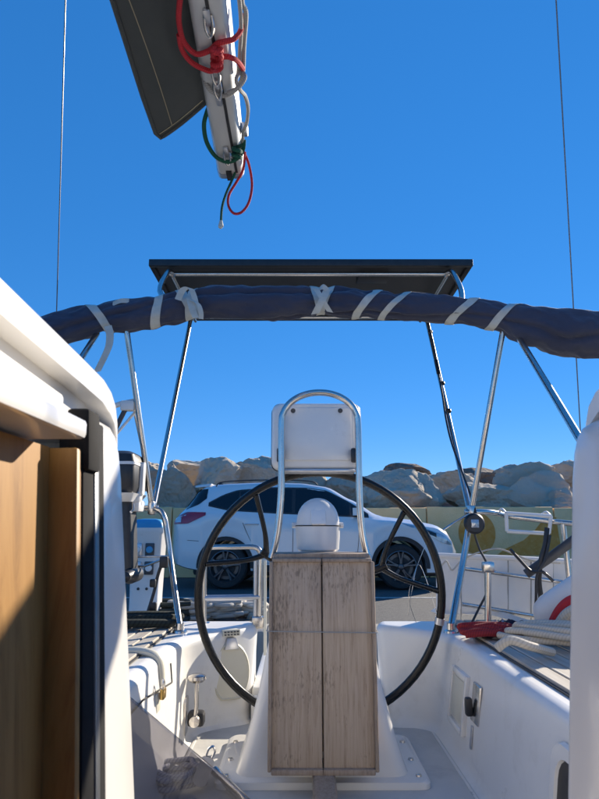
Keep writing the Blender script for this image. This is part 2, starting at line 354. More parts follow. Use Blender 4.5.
def acrylic():
    m, nt, b = newmat('smoked_acrylic'); L = nt.links.new
    tr = N(nt, 'ShaderNodeBsdfTransparent'); tr.inputs[0].default_value = (0.52, 0.52, 0.56, 1)
    gl = N(nt, 'ShaderNodeBsdfGlossy'); gl.inputs[1].default_value = 0.06; gl.inputs[0].default_value = (1, 1, 1, 1)
    df = N(nt, 'ShaderNodeBsdfDiffuse'); df.inputs[0].default_value = (0.25, 0.25, 0.27, 1)
    fr = N(nt, 'ShaderNodeFresnel'); fr.inputs[0].default_value = 1.45
    m1 = N(nt, 'ShaderNodeMixShader'); m1.inputs[0].default_value = 0.06; L(tr.outputs[0], m1.inputs[1]); L(df.outputs[0], m1.inputs[2])
    m2 = N(nt, 'ShaderNodeMixShader'); L(fr.outputs[0], m2.inputs[0]); L(m1.outputs[0], m2.inputs[1]); L(gl.outputs[0], m2.inputs[2])
    L(m2.outputs[0], nt.nodes['Material Output'].inputs[0]); return m
M['acrylic'] = acrylic()

# ================================================================== SETTING
GZ = -0.91                                   # quay surface, relative to the camera
WZ = -1.32
water = meshobj('water', sheet([[(x, y, WZ) for x in (-3000, -40, 0, 40, 3000)] for y in (-3000, -30, 0, 30, 3000)]), M['water'], local=True); props(water, kind='structure')
quay = meshobj('quay', box((0, 12.55, GZ-0.9), (90, 13.1, 1.8), 0.05), M['asphalt'], local=True, smooth=0); props(quay, kind='structure')
edge = meshobj('quay_edge', box((0, 5.80, GZ-0.84), (90, 0.42, 1.76), 0.04), M['quaycon'], local=True); props(edge, kind='structure')
pl_ = meshobj('parking_line', box((0, 8.55, GZ+0.002), (14, 0.10, 0.004)), M['roadpaint'], quay)
for xx in (-3.6, 3.9):
    meshobj('parking_line', box((xx, 10.2, GZ+0.0025), (0.10, 3.1, 0.005)), M['roadpaint'], quay)
bwk = meshobj('breakwater_core', sheet([[(x, y, z + 0.25*noise.noise(Vector((x*.5, y*.5, 0)))) for x in [i*1.5-45 for i in range(61)]] for y, z in ((12.4, -0.9), (13.2, 0.2), (14.4, 0.6), (16.5, 0.5), (19, -1.5))]), M['rockbrown'], local=True)
props(bwk, kind='structure')

# concrete wall behind the car
WY = 12.0
wall = thing('concrete_wall', (0, WY, GZ), 'long low beige concrete wall behind the parked car, below the boulders', 'wall')
nx = 60
for k in range(16):
    xa_ = -20.0+2.5*k; hh_ = 0.42+0.012*math.sin(k*2.3)
    meshobj('wall_panel', box((xa_+1.25, WY+0.18+0.004*math.sin(k*1.7), (GZ+hh_)/2), (2.482, 0.36, hh_-GZ), 0.02), M['concrete'], wall)
def discpoly(c, rx, rz, n=28): return [(c[0]+rx*math.cos(2*math.pi*i/n), c[1], c[2]+rz*math.sin(2*math.pi*i/n)) for i in range(n)]
c = PY(477, 533, WY-0.010)
props(meshobj('painted_disc', prism(discpoly(c, 0.36, 0.40), (0, 0.014, 0)), M['ochre'], wall, smooth=0), 'round ochre painted patch')
tp = [PY(*q, WY-0.009) for q in ((497, 555), (505, 549), (524, 540), (535, 530), (543, 520), (556, 517), (558, 530), (562, 555))]
props(meshobj('painted_wedge', prism(tp, (0, 0.014, 0)), M['ochre'], wall, smooth=0), 'ochre painted wedge')

# boulders
def rock(name, c, s, seed, m, label, group, sub=4, rough=0.075):
    rnd = random.Random(seed); bm = bmesh.new(); bmesh.ops.create_icosphere(bm, subdivisions=sub, radius=1)
    planes = []
    for k in range(16):
        d = Vector((rnd.gauss(0, 1), rnd.gauss(0, 1), rnd.gauss(0, 0.8))).normalized(); planes.append((d, rnd.uniform(0.50, 0.88)))
    off = Vector((rnd.random()*50, rnd.random()*50, rnd.random()*50))
    rot = Matrix.Rotation(rnd.uniform(-.3, .3), 3, 'Y') @ Matrix.Rotation(rnd.uniform(-.4, .4), 3, 'Z')
    st = Vector((rnd.gauss(0, 1), rnd.gauss(0, 1), rnd.gauss(0, 1)+1)).normalized(); sf = rnd.uniform(5, 9)
    for v in bm.verts:
        p = v.co.copy()
        wob = noise.noise(p*1.3+off)*0.06
        for d, h in planes:
            e = p.dot(d)-h-wob
            if e > 0: p -= d*e*0.97
        n = noise.fractal(p*1.9+off, 0.9, 2.1, 6)
        rid = 1-abs(noise.noise(p*3.1+off*1.7)*2); rid = max(0, rid-0.72)*0.30        # cracks
        lay = p.dot(st)*sf+1.6*noise.noise(p*1.5+off); lay = abs(lay-round(lay))*0.055      # bedding ledges
        chip = noise.noise(p*7+off)*0.022+noise.noise(p*15+off)*0.012
        p += v.co.normalized()*(n*rough-rid*0.55-lay+chip)
        p = rot @ p
        v.co = Vector((p.x*s[0]*1.12, p.y*s[1]*1.05, p.z*s[2]*1.16))
    vf = bmvf(bm); lo = min(v.z for v in vf[0])
    o = meshobj(name, ([v for v in vf[0]], vf[1]), m, local=True, smooth=24); o.location = c
    return props(o, label, 'boulder', group)
G1 = 'boulders of the breakwater'
rk = [  # u, v, half-width px, half-height px, Y, brown, label
 (148, 474, 22, 13, 15.2, 0, 'pale boulder behind the bimini poles on the black outboard side'),
 (172, 491, 24, 25, 13.3, 0, 'smooth flat-faced grey boulder behind the SUV tailgate'),
 (193, 470, 35, 15, 15.0, 0, 'long flat-topped boulder above the SUV tail light'),
 (214, 487, 31, 25, 13.5, 0, 'angular boulder with a sunlit facet just above the SUV rear window'),
 (252, 481, 34, 25, 14.0, 0, 'broad rough boulder above the SUV roof beside the instrument pod'),
 (300, 486, 30, 24, 14.2, 0, 'boulder half hidden behind the white instrument pod'),
 (348, 488, 30, 20, 14.0, 0, 'boulder behind the hoop, between the pod and the streaked boulder'),
 (400, 494, 42, 27, 13.2, 0, 'large sloping boulder with pale streaks above the SUV bonnet'),
 (398, 474, 33, 12, 15.2, 1, 'dark brown boulder lying on top of the large streaked boulder'),
 (446, 484, 34, 20, 14.6, 0, 'grey boulder behind the pole that carries the black cable'),
 (479, 499, 35, 19, 13.2, 0, 'low rounded boulder right behind the crossing bimini poles'),
 (476, 474, 24, 10, 15.4, 1, 'brown boulder wedged at the back behind the crossing poles'),
 (528, 487, 37, 23, 14.0, 0, 'wide pale boulder with a ridged sunlit top above the white basket frame'),
 (553, 504, 24, 13, 13.0, 0, 'small smooth boulder above the stern rail beside the companionway jamb'),
 (566, 478, 20, 16, 14.8, 0, 'boulder with a pointed top half hidden by the companionway jamb'),
 (508, 472, 20, 9, 15.6, 0, 'small brownish boulder peeping out behind the wide ridged boulder'),
]
for i, (u, v, hw, hh, Y, br, lab) in enumerate(rk):
    p = PY(u, v, Y); k = Y/600.0*1.0
    rock('boulder', (p.x, p.y, p.z-0.08), (hw*k*1.05, max(0.6, hw*k*0.8), hh*k*1.15), 100+i*7, M['rockbrown'] if br else M['rock'], lab, G1, 5 if not br else 4)
rnd = random.Random(5)
for i in range(26):      # more of the same wall of stones, behind and beyond the jambs
    side = -1 if i % 2 else 1
    x = side*rnd.uniform(5.2, 13) if i < 18 else rnd.uniform(-4, 6); y = rnd.uniform(13.2, 14.6) if i < 18 else 14.7
    z = rnd.uniform(0.2, 0.8) if i < 18 else -0.25
    s = rnd.uniform(0.7, 1.1)
    rock('boulder', (x, y, z), (s*1.2, s, s*0.75), 900+i, M['rock'], 'grey limestone boulder in the pile beyond the concrete wall, away from the car' if i < 18 else 'grey boulder in the gaps low down behind the front row of stones', G1 + (' further along' if i < 18 else ' low at the back'), 4)

# ================================================================== CAR
def build_car():
    car = thing('parked_car', (0.27, 10.52, GZ), 'white compact SUV with dark windows parked on the quay behind the stern', 'car', rz=R(-2.5))
    # local: x forward (right), y away from the camera, z up; axles at -1.39 and +1.35
    XR, XF, RW = -1.39, 1.33, 0.345
    def lerp(t, x):
        for (a, b), (c_, d) in zip(t, t[1:]):
            if a <= x <= c_:
                f = (x-a)/(c_-a); f = f*f*(3-2*f)*0.35+f*0.65; return b+(d-b)*f
        return t[0][1] if x < t[0][0] else t[-1][1]
    top = [(-2.30, 1.02), (-2.24, 1.16), (-2.12, 1.26), (-1.86, 1.58), (-1.78, 1.625), (-1.4, 1.66), (-0.8, 1.68), (-0.2, 1.66), (0.2, 1.60), (0.62, 1.38), (1.0, 1.155), (1.12, 1.12), (1.5, 1.08), (1.9, 1.0), (2.1, 0.90), (2.22, 0.74), (2.26, 0.60)]
    belt = [(-2.30, 1.0), (-2.2, 1.10), (-1.9, 1.17), (-1.3, 1.18), (0.0, 1.10), (0.9, 1.05), (1.2, 1.04), (1.9, 0.93), (2.1, 0.83), (2.26, 0.58)]
    low = [(-2.30, 0.52), (-2.2, 0.36), (-2.0, 0.30), (-1.8, 0.27), (1.9, 0.24), (2.1, 0.26), (2.2, 0.34), (2.26, 0.44)]
    plan = [(-2.30, 0.60), (-2.26, 0.74), (-2.12, 0.86), (-1.8, 0.915), (-1.2, 0.935), (0, 0.93), (1.2, 0.93), (1.7, 0.905), (2.0, 0.84), (2.16, 0.70), (2.26, 0.50)]
    roofw = [(-2.30, 0.55), (-1.9, 0.60), (-1.4, 0.60), (0, 0.62), (0.5, 0.62), (1.0, 0.66), (1.6, 0.70), (2.0, 0.66), (2.26, 0.45)]
    def arch(x):
        z = lerp(low, x)
        for ax in (XR, XF):
            d = abs(x-ax)
            if d < 0.40: z = max(z, 0.345+math.sqrt(0.40**2-d*d)-0.0)
        return z
    def sec(x):
        w = lerp(plan, x); zt = lerp(top, x); zb = min(lerp(belt, x), zt-0.02); zl = min(arch(x), zb-0.06); rw = min(lerp(roofw, x), w*0.92)
        H = zb-zl; P = [(0.0, zl), (w*0.90, zl), (w*0.965, zl+0.02)]
        for f, k in ((0.18, 0.985), (0.36, 0.985), (0.55, 0.992), (0.72, 1.0), (0.84, 1.0), (0.93, 0.988)): P.append((w*k, zl+0.02+(H-0.02)*f))
        P.append((w*0.965, zb))
        for f, g in ((0.12, 0.10), (0.3, 0.26), (0.5, 0.46), (0.7, 0.67), (0.86, 0.86), (0.94, 1.0)):
            P.append((w*0.95+(rw-w*0.95)*g, zb+(zt-0.015-zb)*f))
        P += [(rw*0.9, zt-0.012), (rw*0.6, zt-0.004), (0, zt)]
        return P
    xs = set()
    for ax in (XR, XF):
        for k in range(33): xs.add(round(ax-0.42*math.cos(math.pi*k/32), 4))
    for k in range(60): xs.add(round(-2.30+4.56*k/59, 4))
    xs |= {-2.28, -2.2, 2.2, 2.24}
    xs = sorted(xs); xs = [x for i, x in enumerate(xs) if i == 0 or x-xs[i-1] > 0.008]
    secs = []
    for x in xs:
        s = sec(x); n = len(s)
        ring = [(x, -y, z) for y, z in s] + [(x, y, z) for y, z in s[-2:0:-1]]
        secs.append(ring)
    body = meshobj('body', loft(secs), M['paint'], car, smooth=50, local=True)
    def W(x, z):
        s = sec(x)[2:-2]
        for (y0, z0), (y1, z1) in zip(s, s[1:]):
            if min(z0, z1) <= z <= max(z0, z1) and abs(z1-z0) > 1e-6: return y0+(y1-y0)*(z-z0)/(z1-z0)
        return s[0][0] if z < s[0][1] else s[-1][0]
    def patch(lo, hi, n=18, m=6, off=0.004, side=-1):
        """region between two polylines lo(x), hi(x), laid on the car's side"""
        x0, x1 = max(lo[0][0], hi[0][0]), min(lo[-1][0], hi[-1][0]); g = []
        def ll(t, x):
            for (a, b), (c_, d) in zip(t, t[1:]):
                if a <= x <= c_: return b+(d-b)*(x-a)/(c_-a)
            return t[-1][1]
        for i in range(n+1):
            x = x0+(x1-x0)*i/n; a, b = ll(lo, x), ll(hi, x); row = []
            for j in range(m+1):
                z = a+(b-a)*j/m; row.append((x, side*(W(x, z)+off), z))
            g.append(row)
        return sheet(g)
    def strip(pts, r, side=-1, off=0.0): return tube([(x, side*(W(x, z)+off), z) for x, z in pts], r, 6, smooth=4)
    for side in (-1, 1):
        # side glass: quarter light, rear door, front door
        lo = [(-1.70, 1.30), (-1.35, 1.225), (-0.6, 1.18), (0.2, 1.145), (0.86, 1.115)]
        hi = [(-1.70, 1.305), (-1.48, 1.43), (-1.25, 1.51), (-0.7, 1.555), (-0.1, 1.545), (0.2, 1.50), (0.55, 1.32), (0.86, 1.125)]
        def cut(t, a, b):
            def ll(x):
                for (p, q), (r_, s_) in zip(t, t[1:]):
                    if p <= x <= r_: return q+(s_-q)*(x-p)/(r_-p)
            return [(a, ll(a))]+[q for q in t if a < q[0] < b]+[(b, ll(b))]
        props(meshobj('window_trim', patch([(x, z-0.028) for x, z in lo], [(x, z+0.028) for x, z in hi], 30, 6, 0.003, side), M['clad'], car, local=True))
        for a, b in ((-1.69, -1.22), (-1.19, -0.36), (-0.30, 0.56), (0.59, 0.85)):
            meshobj('window', patch(cut(lo, a, b), cut(hi, a, b), 14, 6, 0.007, side), M['glass'], car, local=True)
        # rear screen corner
        meshobj('rear_window', patch([(-2.10, 1.215), (-1.86, 1.30), (-1.74, 1.40)], [(-2.10, 1.235), (-1.86, 1.55), (-1.74, 1.56)], 8, 5, 0.006, side), M['glass'], car, local=True)
        for pts in ([(-0.33, 1.15), (-0.33, 0.9), (-0.34, 0.42)], [(0.66, 1.08), (0.70, 0.9), (0.66, 0.5), (0.60, 0.38)], [(-1.2, 1.2), (-1.12, 1.0), (-1.02, 0.78), (-0.93, 0.62)], [(-0.9, 0.40), (0, 0.385), (0.85, 0.38)], [(-2.2, 0.74), (-2.0, 0.74), (-1.82, 0.73)]):
            meshobj('shut_line', strip(pts, 0.0035, side), M['seam'], car, local=True)
        for x in (-0.98, -0.10):
            meshobj('door_handle', tube([(x-0.1, side*(W(x, 1.0)-0.004), 0.99), (x-0.08, side*(W(x, 1.0)+0.03), 0.995), (x+0.08, side*(W(x, 1.0)+0.03), 0.995), (x+0.1, side*(W(x, 1.0)-0.004), 0.99)], 0.014, 8, smooth=3), M['paint'], car, local=True)
        # sill and arch cladding
        meshobj('sill_cladding', patch([(-0.95, 0.275), (0.9, 0.27)], [(-0.95, 0.37), (0.9, 0.36)], 20, 3, 0.012, side), M['clad'], car, local=True)
        for ax in (XR, XF):
            g = []
            for k in range(25):
                a = math.pi*(-0.02+1.04*k/24); row = []
                for rr in (0.395, 0.42, 0.455):
                    x = ax+rr*math.cos(a); z = max(0.27, 0.345+rr*math.sin(a)); row.append((x, side*(W(x, max(z, arch(x)+0.03))+0.012), z))
                g.append(row)
            meshobj('arch_cladding', sheet(g, 0.01), M['clad'], car, local=True)
        # lights
        t = meshobj('tail_light', patch([(-2.26, 0.99), (-2.0, 1.0), (-1.72, 1.13)], [(-2.26, 1.11), (-2.05, 1.185), (-1.72, 1.175)], 14, 5, 0.008, side), M['tail'], car, local=True)
        meshobj('reversing_lens', patch([(-2.24, 1.02), (-2.12, 1.02)], [(-2.24, 1.09), (-2.12, 1.10)], 5, 3, 0.011, side), M['lampglass'], t, local=True)
        h = meshobj('headlight', patch([(1.36, 1.0), (1.7, 0.86), (2.0, 0.70), (2.17, 0.66)], [(1.36, 1.005), (1.7, 0.94), (2.0, 0.83), (2.17, 0.73)], 18, 5, 0.008, side), M['lampglass'], car, local=True)
        meshobj('lamp_lens', patch([(1.72, 0.865), (1.9, 0.79)], [(1.72, 0.915), (1.9, 0.85)], 6, 3, 0.012, side), M['glass'], h, local=True)
        meshobj('fog_lamp', patch([(1.98, 0.42), (2.12, 0.42)], [(1.98, 0.54), (2.12, 0.54)], 6, 3, 0.008, side), M['clad'], car, local=True)
        # mirror
        mi = meshobj('mirror', loft([[(0.62+(f*0.02), side*(0.88+d), z) for (f, z) in ((-1, 1.12), (0.5+q, 1.12), (1+q, 1.17), (0.5+q, 1.235), (-1, 1.235))] for d, q in ((0.02, 3.5), (0.08, 4.6), (0.17, 4.2), (0.20, 2.6))]), M['paint'], car, local=True)
        meshobj('mirror_arm', box((0.66, side*0.885, 1.12), (0.07, 0.10, 0.03), 0.01), M['clad'], mi, local=True)
        meshobj('roof_rail', tube([(-1.62, side*0.60, 1.60), (-1.5, side*0.605, 1.675), (-0.8, side*0.61, 1.705), (-0.1, side*0.61, 1.685), (0.05, side*0.61, 1.62)], 0.010, 8, smooth=5), M['clad'], car, local=True)
    # windscreen and tailgate glass, plates
    def topz(x): return lerp(top, x)
    meshobj('windscreen', sheet([[(x, y, topz(x)+0.006-0.02*(y/0.62)**2) for y in (-0.54, -0.3, 0, 0.3, 0.54)] for x in (0.22, 0.4, 0.6, 0.8, 0.98)]), M['glass'], car, local=True)
    meshobj('tailgate_glass', sheet([[(x-0.012, y, topz(x)+0.006) for y in (-0.5, 0, 0.5)] for x in (-2.10, -2.0, -1.88)]), M['glass'], car, local=True)
    meshobj('number_plate', box((-2.315, 0, 0.86), (0.012, 0.50, 0.11), 0.004), M['white'], car, local=True)
    meshobj('spoiler', hexa([(-1.98, -0.56, 1.585), (-1.98, 0.56, 1.585), (-1.74, 0.6, 1.60), (-1.74, -0.6, 1.60), (-1.97, -0.56, 1.62), (-1.97, 0.56, 1.62), (-1.70, 0.58, 1.65), (-1.70, -0.58, 1.65)][:4][::-1]+[(-1.97, -0.56, 1.62), (-1.97, 0.56, 1.62), (-1.70, 0.58, 1.65), (-1.70, -0.58, 1.65)][::-1], 0.008), M['paint'], car, local=True)
    meshobj('antenna', loft([[(-1.62+dx, y, z) for dx, y in ((-.06, -.02), (.09, 0), (-.06, .02))] for z, dx in ((1.64, 0),)] + [[(-1.68, -0.006, 1.715), (-1.66, 0, 1.715), (-1.68, 0.006, 1.715)]]), M['clad'], car, local=True)
    meshobj('underbody', box((0, 0, 0.30), (3.9, 1.35, 0.22), 0.05), M['clad'], car, local=True)
    meshobj('interior', box((-0.5, 0, 0.95), (2.0, 1.2, 0.3), 0.05), M['clad'], car, local=True)
    # wheels
    for ax in (XR, XF):
        for side in (-1, 1):
            w = bpy.data.objects.new('wheel', None); col.objects.link(w); w.parent = car; w.location = (ax, side*0.80, RW); w.empty_display_size = 0.1
            if side > 0: w.rotation_euler = (0, 0, math.pi)
            tp_ = [(0.235, -0.105), (0.27, -0.118), (0.315, -0.112), (0.338, -0.085), (0.345, -0.04), (0.345, 0.04), (0.338, 0.085), (0.31, 0.11), (0.235, 0.105), (0.235, -0.105)]
            meshobj('tyre', lathe(tp_, axis='Y', seg=40), M['rubber'], w, local=True)
            rp = [(0.238, -0.104), (0.245, -0.112), (0.232, -0.116), (0.222, -0.10), (0.215, -0.03), (0.20, 0.0), (0.0, 0.0)]
            rm = meshobj('rim', lathe(rp, axis='Y', seg=40), M['rim'], w, local=True)
            for k in range(5):
                a0 = 2*math.pi*k/5+0.3
                for da in (-0.17, 0.17):
                    a = a0+da; ci, si = math.cos(a0+da*0.6), math.sin(a0+da*0.6); co, s_o = math.cos(a), math.sin(a)
                    meshobj('spoke', tube([(0.05*ci, -0.095, 0.05*si), (0.12*ci, -0.102, 0.12*si), (0.226*co, -0.104, 0.226*s_o)], 0.017, 6, radii=[0.024, 0.017, 0.021], flat=1.0), M['rim'], rm, local=True)
            meshobj('hub_cap', lathe([(0.0, -0.115), (0.03, -0.115), (0.045, -0.108), (0.055, -0.09), (0.055, -0.03)], axis='Y', seg=20), M['rim'], rm, local=True)
            meshobj('brake_disc', lathe([(0.0, -0.03), (0.15, -0.03), (0.15, -0.005)], axis='Y', seg=24), M['clad'], rm, local=True)
build_car()

# ================================================================== MARINA PEDESTAL and quay bits
def build_pedestal():
    Y = 6.05; b = PZ(144, 628, GZ)
    x0 = PY(146, 600, Y).x
    t = thing('power_pedestal', (x0, Y, GZ), 'white quay power pedestal with blue cap and sockets behind the stern rail', 'power pedestal')
    secs = []
    for z, hx, hy in ((GZ, 0.135, 0.12), (GZ+0.3, 0.135, 0.12), (GZ+0.86, 0.150, 0.13), (GZ+0.88, 0.165, 0.14), (GZ+0.925, 0.165, 0.14)):
        secs.append([(x0+a, Y+c_, z) for a, c_ in rrect(0, 0, hx, hy, 0.03)])
    meshobj('housing', loft(secs), M['white'], t)
    secs = [[(x0+a, Y+c_, z) for a, c_ in rrect(0, 0, hx, hy, 0.03)] for z, hx, hy in ((GZ+0.926, 0.155, 0.135), (GZ+0.955, 0.152, 0.13), (GZ+0.985, 0.135, 0.115), (GZ+1.005, 0.105, 0.09), (GZ+1.012, 0.06, 0.05))]
    meshobj('cap', loft(secs), M['blue'], t)
    for k, (dx, dz) in enumerate(((-0.07, 0.72), (0.045, 0.72), (-0.07, 0.55), (0.045, 0.55))):
        s = meshobj('socket', box((x0+dx, Y-0.137, GZ+dz), (0.085, 0.03, 0.12), 0.008), M['darkgrey'] if k % 2 else M['alu'], t)
        meshobj('socket_lid', lathe([(0, -0.022), (0.028, -0.02), (0.034, 0.0)], (x0+dx, Y-0.15, GZ+dz), 'Y', 16), M['blue'] if k == 1 else M['pod'], s)
    for dx in (-0.05, 0.03): meshobj('bolt', lathe([(0, -0.008), (0.012, -0.006), (0.014, 0.004)], (x0+dx, Y-0.124, GZ+0.36), 'Y', 10), M['black'], t)
build_pedestal()
# clutter on the quay edge
rr_ = random.Random(3)
def coil(c, r, n, tr, m, name, label, cat, group=None, jit=0.25, dz=None, smooth=6, ell=1.0):
    pts = []
    for k in range(n*10):
        a = 2*math.pi*k/10; q = r*(1-jit*rr_.random()); pts.append((c[0]+q*math.cos(a), c[1]+q*ell*math.sin(a), c[2]+tr+(dz if dz is not None else tr*1.3)*(k/10)*0.8+rr_.uniform(0, tr*0.4)))
    o = meshobj(name, tube(pts, tr, 8, smooth=smooth), m); return props(o, label, cat, group)
def gp_(u, v): return PZ(u, v, GZ)
for (u, v, r, n, tr_, m, lab) in ((222, 618, 0.30, 7, 0.022, 'greyrope', 'tangled grey mooring rope heap on the quay behind the stern ladder'),
        (250, 616, 0.22, 6, 0.020, 'creamrope', 'small cream rope coil on the quay between ladder and gate post'),
        (190, 620, 0.30, 7, 0.022, 'greyrope', 'frayed grey rope heap on the quay between the rail hoop and the wheel'),
        (166, 622, 0.34, 7, 0.024, 'hose', 'black rope coil on the quay beside the power pedestal foot')):
    p = gp_(u, v); coil((p.x, p.y, GZ), r, n, tr_, M[m], 'mooring_rope', lab, 'rope', jit=0.55)
p = PZ(206, 612, GZ); hz = PY(206, 604, p.y).z
t = thing('mooring_bollard', (p.x, p.y, GZ), 'small mooring bollard with rounded blue head on the quay edge', 'bollard')
meshobj('post', lathe([(0.075, 0), (0.07, 0.02), (0.05, 0.04), (0.045, hz-GZ-0.03), (0.0, hz-GZ-0.03)], (p.x, p.y, GZ), seg=16), M['alu'], t)
meshobj('head', lathe([(0.0, 0.075), (0.04, 0.07), (0.07, 0.045), (0.078, 0.02), (0.06, -0.02), (0.0, -0.03)], (p.x, p.y, hz), seg=16), M['blue'], t)
rs = random.Random(12)
for k in range(7):
    u = 180+k*13+rs.uniform(-4, 4); p = PZ(u, rs.uniform(612, 622), GZ); q = rs.uniform(0.05, 0.10)
    rock('loose_stone', (p.x, p.y, GZ+q*0.35), (q*1.3, q, q*0.7), 400+k, M['rock'], 'loose fist-sized stone among the ropes on the quay edge', 'loose stones on the quay edge', 2)['category'] = 'stone'

# ================================================================== THE YACHT
FZ, SZ = -0.74, -0.39                        # cockpit sole and seat height
yacht = thing('sailing_yacht', (CX, 0, WZ), 'white sailing yacht cockpit seen aft from its open companionway', 'sailboat')
# hull shell
def hullhw(y):
    t = [(2.80, 1.30), (2.6, 1.34), (1.0, 1.62), (-1.0, 1.72), (-3.0, 1.5), (-5.0, 0.95), (-6.6, 0.12)]
    for (a, b_), (c_, d) in zip(t, t[1:]):
        if c_ <= y <= a: return b_+(d-b_)*(y-a)/(c_-a)
secs = []
for k in range(34):
    y = 2.76-9.31*k/33; w = hullhw(y); sh = -0.42+0.04*max(0, -y)
    secs.append([(CX-w, y, sh), (CX-w*0.985, y, -0.8), (CX-w*0.93, y, -1.15), (CX-w*0.75, y, -1.45), (CX, y, -1.7), (CX+w*0.75, y, -1.45), (CX+w*0.93, y, -1.15), (CX+w*0.985, y, -0.8), (CX+w, y, sh)])
meshobj('hull', loft(secs, closed=False), M['gel'], yacht)
meshobj('transom', prism([(CX+a*1.30, 2.76, z) for a, z in ((-1, -0.43), (-0.985, -0.8), (-0.93, -1.15), (-0.75, -1.45), (0.75, -1.45), (0.93, -1.15), (0.985, -0.8), (1, -0.43), (0.22, -0.43), (0.22, -0.62), (-0.20, -0.62), (-0.20, -0.43))], (0, 0.04, 0)), M['gel'], yacht)
# cockpit well walls with rounded lip onto the seats
LT = [(-.44, .99), (-.44, 1.5), (-.44, 1.95), (-.435, 2.18), (-.41, 2.33), (-.33, 2.48), (-.19, 2.66), (-.19, 2.755)]
LB = [(-.40, .99), (-.40, 1.5), (-.40, 1.95), (-.40, 2.25), (-.39, 2.42), (-.33, 2.49), (-.20, 2.58), (-.20, 2.75)]
RT = [(.575, .99), (.575, 1.5), (.572, 2.0), (.568, 2.30), (.545, 2.42), (.46, 2.54), (.335, 2.65), (.335, 2.755)]
RB = [(.52, .99), (.52, 1.5), (.52, 2.0), (.52, 2.38), (.51, 2.46), (.45, 2.51), (.34, 2.54), (.34, 2.75)]
def densify(T, n=5):
    o = crom([(a, b_, 0) for a, b_ in T], n); return [(p.x, p.y) for p in o]
def well(T, B, side):
    T, B = densify(T), densify(B); secs = []
    for i, ((tx, ty), (bx, by)) in enumerate(zip(T, B)):
        a = Vector((T[max(i-1, 0)][0], T[max(i-1, 0)][1], 0)); c_ = Vector((T[min(i+1, len(T)-1)][0], T[min(i+1, len(T)-1)][1], 0))
        d = (c_-a).normalized(); n = Vector((-d.y, d.x, 0))*side      # outward, onto the seat
        b0 = Vector((bx, by, FZ)); t0 = Vector((tx, ty, SZ)); w = t0-b0
        row = [b0-n*0.03+Vector((0, 0, -0.012)), b0+n*0.0+Vector((0, 0, 0.012)), b0+w*0.10+n*0.004, b0+w*0.5]
        for k in range(7):
            q = R(90*k/6); row.append(t0+Vector((0, 0, -0.035))+n*(0.035*(1-math.cos(q)))+Vector((0, 0, 0.035*math.sin(q))))
        secs.append(row)
    return secs
wlL, wlR = well(LT, LB, 1), well(RT, RB, -1)
def seattop(rows, outX):
    return [[r[-1]] + [Vector((r[-1].x+(outX-r[-1].x)*f, r[-1].y, SZ)) for f in (0.25, 0.5, 0.75, 1.0)] for r in rows]
seatL = meshobj('cockpit_seat', join(loft(wlL, closed=False), sheet(seattop(wlL, CX-1.28))), M['gel_in'], yacht)
seatR = meshobj('cockpit_seat', join(loft(wlR, closed=False), sheet(seattop(wlR, CX+1.28))), M['gel_in'], yacht)
meshobj('cockpit_sole', box((0.07, 1.55, FZ-0.03), (1.0, 2.2, 0.06), 0.0), M['sole'], yacht, smooth=0)
meshobj('stern_step', box((0.07, 2.95, -0.64), (0.52, 0.74, 0.05), 0.012), M['gel_in'], yacht)
meshobj('step_riser', box((0.07, 2.56, -0.69), (0.52, 0.04, 0.10), 0.008), M['gel_in'], yacht)
# coamings outboard of the seats and side decks
for s in (-1, 1):
    X0 = CX+s*1.12
    secs = []
    for y, h in ((0.99, 0.30), (1.4, 0.24), (1.8, 0.16), (2.1, 0.05), (2.25, -0.02)):
        secs.append([(X0, y, SZ-0.01), (X0+s*0.03, y, SZ+h*0.7), (X0+s*0.07, y, SZ+h), (X0+s*0.16, y, SZ+h), (X0+s*0.22, y, SZ+h*0.6), (X0+s*0.26, y, SZ-0.02)])
    meshobj('coaming', loft(secs), M['gel'], yacht)
    secs = []
    for k in range(20):
        y = 2.75-9.1*k/19; w = hullhw(y); sh = -0.41+0.04*max(0, -y); inn = 1.25 if y > 0.9 else min(1.1, w*0.8)
        secs.append([(CX+s*inn, y, sh+0.02), (CX+s*w*1.0, y, sh)])
    meshobj('side_deck', loft(secs, closed=False), M['gel'], yacht)
    meshobj('toe_rail', tube([(CX+s*hullhw(2.74-8.1*k/15)*0.985, 2.74-8.1*k/15, -0.395+0.04*max(0, -(2.74-8.1*k/15))) for k in range(16)], 0.02, 6), M['alu'], yacht)
